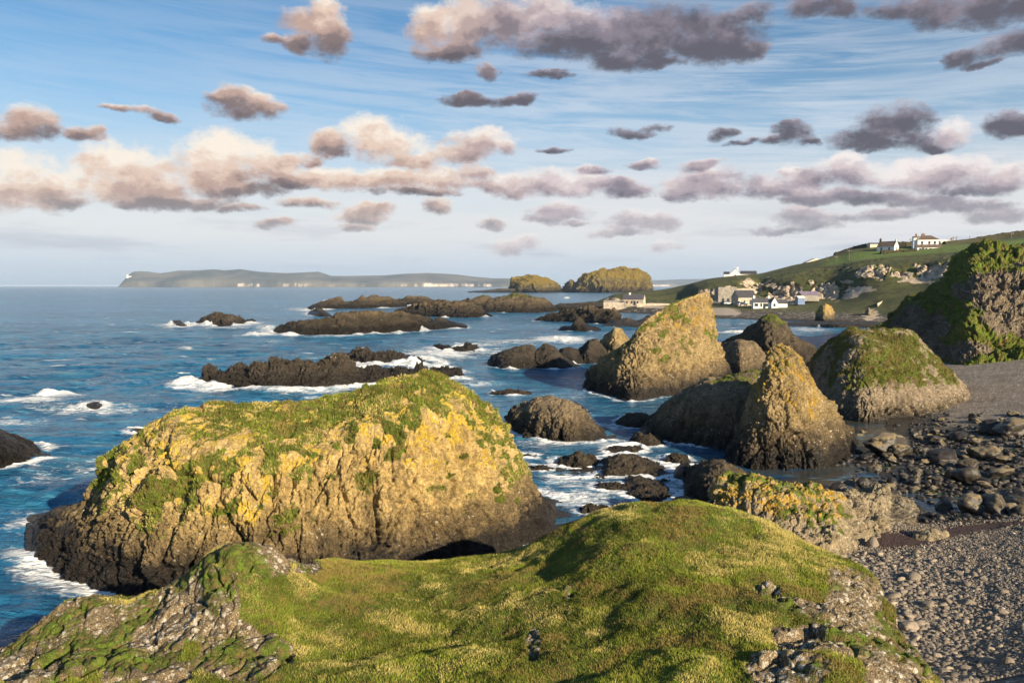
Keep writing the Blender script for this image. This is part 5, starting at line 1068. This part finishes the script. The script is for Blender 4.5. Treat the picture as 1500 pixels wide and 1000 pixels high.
STREAK = [(75, 579, 50, 6, 1.15), (40, 590, 90, 10, .75), (120, 600, 130, 10, .7), (20, 615, 80, 14, .5), (220, 600, 90, 16, .45), (270, 562, 40, 8, .9), (330, 568, 100, 6, .8), (480, 572, 60, 5, .6), (270, 512, 18, 4, .75), (395, 500, 40, 4, .5), (390, 480, 30, 9, .7), (560, 535, 70, 9, .9), (600, 535, 20, 14, .9), (640, 520, 80, 10, .75), (720, 515, 50, 10, .6), (820, 497, 60, 7, .85), (760, 500, 120, 6, .6), (700, 505, 60, 5, .6), (440, 452, 40, 4, .6), (460, 459, 16, 4, 1.), (480, 440, 14, 3, .8), (600, 447, 25, 3, .8), (560, 450, 50, 3, .5), (860, 470, 30, 3, .5), (740, 456, 40, 2.5, .6), (830, 436, 6, 2, 1.), (1080, 487, 40, 3, .8), (1180, 482, 60, 6, .55), (1060, 475, 30, 6, .45), (1150, 487, 90, 5, .5),
          (700, 590, 80, 20, .38), (1000, 620, 60, 16, .42), (850, 735, 70, 22, .7), (830, 705, 70, 20, .5), (790, 650, 70, 14, .5), (900, 650, 70, 12, .5), (940, 690, 50, 14, .45), (985, 720, 30, 10, .7), (1000, 655, 25, 10, .6), (700, 560, 70, 10, .45), (60, 860, 90, 60, .46), (30, 760, 90, 50, .45), (130, 680, 110, 30, .46), (50, 700, 80, 30, .42), (160, 560, 120, 20, .36), (20, 540, 60, 12, .38), (200, 520, 120, 12, .33), (250, 475, 60, 4, .55), (330, 478, 80, 3, .6), (60, 930, 90, 30, .4), (480, 492, 90, 3, .55), (830, 580, 100, 25, .34), (880, 605, 60, 14, .36)]
fs = np.zeros(len(x), np.float32)
for sx, sy, rx, ry, s in STREAK: fs = np.maximum(fs, s * np.exp(-(((qx - sx) / rx) ** 2 + ((qy - sy) / ry) ** 2)))
foam = np.clip(np.maximum(.97 * ff ** 1.1, fs), 0, 1.2) * (1 - np.interp(qx, [1030, 1070], [0, 1]) * (y < 75))
# waves: long crests running in from the left, shrinking with distance where the mesh cannot carry them
c_, s_ = math.cos(R(20)), math.sin(R(20)); U = x * c_ + y * s_; Vv = -x * s_ + y * c_
q = np.stack([U * .55, Vv, 0 * x], -1)
def ridge(v): return 1 - np.abs(v) * 2.2
fade = lambda L: np.clip(L / (np.abs(np.gradient(dist))[None] * 1.8 + 0 * X), 0, 1).ravel() ** 1
zz = .50 * fbm(q, 11, 2, 151) * fade(6) + .30 * ridge(fbm(q, 4.6, 2, 152)) * fade(3) + .09 * ridge(fbm(q + .3 * foam[:, None], 1.7, 3, 153)) * fade(1.2) + .035 * ridge(fbm(q, .6, 2, 154)) * fade(.45)
zz = zz - .12
shelter = np.clip(.35 + .65 * sstep(760, 620, qx), .3, 1); shelter = np.maximum(shelter, .75 * sstep(80, 160, y)); shelter *= np.interp(qx, [1000, 1060], [1, .25]) * (y < 75) + (y >= 75)
zz = zz * shelter
# surf and spray thrown up where the sea breaks
br = sstep(.55, 1.0, foam) * sstep(40, 60, y)
zz = zz + br * (.25 + .9 * np.clip(fbm(p, 1.6, 3, 155) + .1, 0, 1)) * np.clip(y / 110, .5, 2.2)
for sx, sy, h in ((604, 536, .8), (588, 541, .6), (75, 577, .5), (462, 458, 2.0), (395, 482, 1.2), (625, 524, .6), (478, 441, 1.6), (285, 560, .5), (560, 540, .5)):
    gx, gy, _ = (float(k) for k in ground(sx, sy)); w = .022 * gy
    zz = zz + h * np.exp(-(((x - gx) / w) ** 2 + ((y - gy) / (w * 1.3)) ** 2)) * (.55 + .9 * np.clip(fbm(p, gy * .012, 3, 156), -.5, 1))
P = np.stack([x, y, zz], -1)
shal = np.interp(qx, [780, 1010, 1150], [0, .35, 1]) * (y < 95)
m, n, b = material('sea_water'); Pn = n.node('ShaderNodeNewGeometry').outputs['Position']
big_n = n.noise(n.vm('MULTIPLY', Pn, (.4, 1, 1)), .02, 4, .6); mid_n = n.noise(n.vm('MULTIPLY', Pn, (.5, 1, 1)), .25, 5, .6)
wc = n.mix(n.step(big_n, .38, .62), (.014, .105, .225), (.030, .165, .32)); wc = n.mix(n.m('MULTIPLY', n.step(mid_n, .45, .7), .6), wc, (.05, .23, .32))
wc = n.mix(n.attr('shallow'), wc, (.05, .048, .038))
wc = n.mix(n.m('MULTIPLY', n.step(n.noise(n.vm('MULTIPLY', Pn, (.4, 1, 1)), .55, 6, .65), .51, .38), .85), wc, (.006, .052, .125))  # shade of the wave troughs painted into the water colour
wc = n.mix(n.m('MULTIPLY', n.step(n.noise(n.vm('MULTIPLY', Pn, (.3, 1, 1)), .14, 6, .65), .50, .40), .6), wc, (.006, .055, .125)); wc = n.mix(n.m('MULTIPLY', n.step(n.noise(n.vm('MULTIPLY', Pn, (.3, 1, 1)), .9, 5, .65), .55, .70), .8), wc, (.09, .29, .43))  # broader painted troughs, then bright wave faces painted in pale blue
fa = n.attr('foam')
w1 = n.vm('ADD', Pn, n.vm('SCALE', n.noise(Pn, .9, 4, .6, out=1), .9))
ve = n.vor(n.vm('MULTIPLY', w1, (.7, 1, 1)), 1.5, 'DISTANCE_TO_EDGE'); lace = n.step(ve, .16, .0)
fn = n.noise(n.vm('MULTIPLY', w1, (.6, 1, 1)), 1.1, 7, .68); fl = n.noise(n.vm('MULTIPLY', Pn, (.35, 1, 1)), .16, 5, .65)
fval = n.m('ADD', n.m('MULTIPLY', fa, .95), n.m('ADD', n.m('MULTIPLY', n.m('SUBTRACT', fn, .5), .95), n.m('ADD', n.m('MULTIPLY', n.m('SUBTRACT', fl, .52), .7), n.m('MULTIPLY', lace, .10))))
fm = n.step(fval, .38, .80)
caps = n.m('MULTIPLY', n.step(n.noise(n.vm('MULTIPLY', Pn, (.35, 1, 1)), .33, 6, .62), .635, .71), .8)
fm = n.m('MAXIMUM', fm, caps)
col = n.mix(fm, wc, (.80, .82, .84))
n.put(b.inputs['Base Color'], col); n.put(b.inputs['Roughness'], n.step(fm, 0, .5, .17, .9)); b.inputs['IOR'].default_value = 1.33; n.put(b.inputs['Specular IOR Level'], n.attr('gloss'))
wv = n.vm('MULTIPLY', Pn, (.55, 1, 1))
hh = n.m('ADD', n.m('MULTIPLY', n.noise(wv, .28, 6, .6), 1.6), n.m('ADD', n.m('MULTIPLY', n.noise(wv, 1.2, 5, .6), .85), n.m('MULTIPLY', n.noise(wv, 4, 3, .6), .28)))
bn = n.node('ShaderNodeBump'); bn.inputs['Strength'].default_value = 1; n.put(bn.inputs['Height'], hh); n.put(bn.inputs['Distance'], n.m('MULTIPLY', n.m('SUBTRACT', 1.15, n.attr('shallow')), .55)); n.put(b.inputs['Normal'], bn.outputs[0])
o = mesh_np('sea', P, grid_faces(nu, nv), m, {'foam': foam, 'shallow': shal.astype(np.float32), 'gloss': (.15 + (.34 + .25 * sstep(640, 760, qx)) * sstep(150, 60, y)).astype(np.float32)}); fix_normals(o); tag(o, kind='structure')
# sea floor under everything, so that nothing stands on air
# ------------------------------------------------------------------ air
if HAZE:
    hm = bpy.data.materials.new('haze'); hm.use_nodes = True; t_ = hm.node_tree; t_.nodes.clear(); ou = t_.nodes.new('ShaderNodeOutputMaterial'); pv = t_.nodes.new('ShaderNodeVolumePrincipled')
    pv.inputs['Color'].default_value = (.56, .74, 1, 1); pv.inputs['Density'].default_value = HAZE; pv.inputs['Anisotropy'].default_value = .0; t_.links.new(pv.outputs[0], ou.inputs['Volume'])
    hz_ = bm_obj('haze', lambda bm: box(bm, -140000, 190000, -700, 130000, -5, 175), hm); tag(hz_, kind='stuff'); hz_.display_type = 'WIRE'
SC.cycles.use_denoising = True; SC.cycles.denoiser = 'OPENIMAGEDENOISE'
SC.cycles.max_bounces = 4; SC.cycles.diffuse_bounces = 2; SC.cycles.glossy_bounces = 2; SC.cycles.volume_bounces = 0
SC.cycles.use_adaptive_sampling = True; SC.cycles.adaptive_threshold = .015
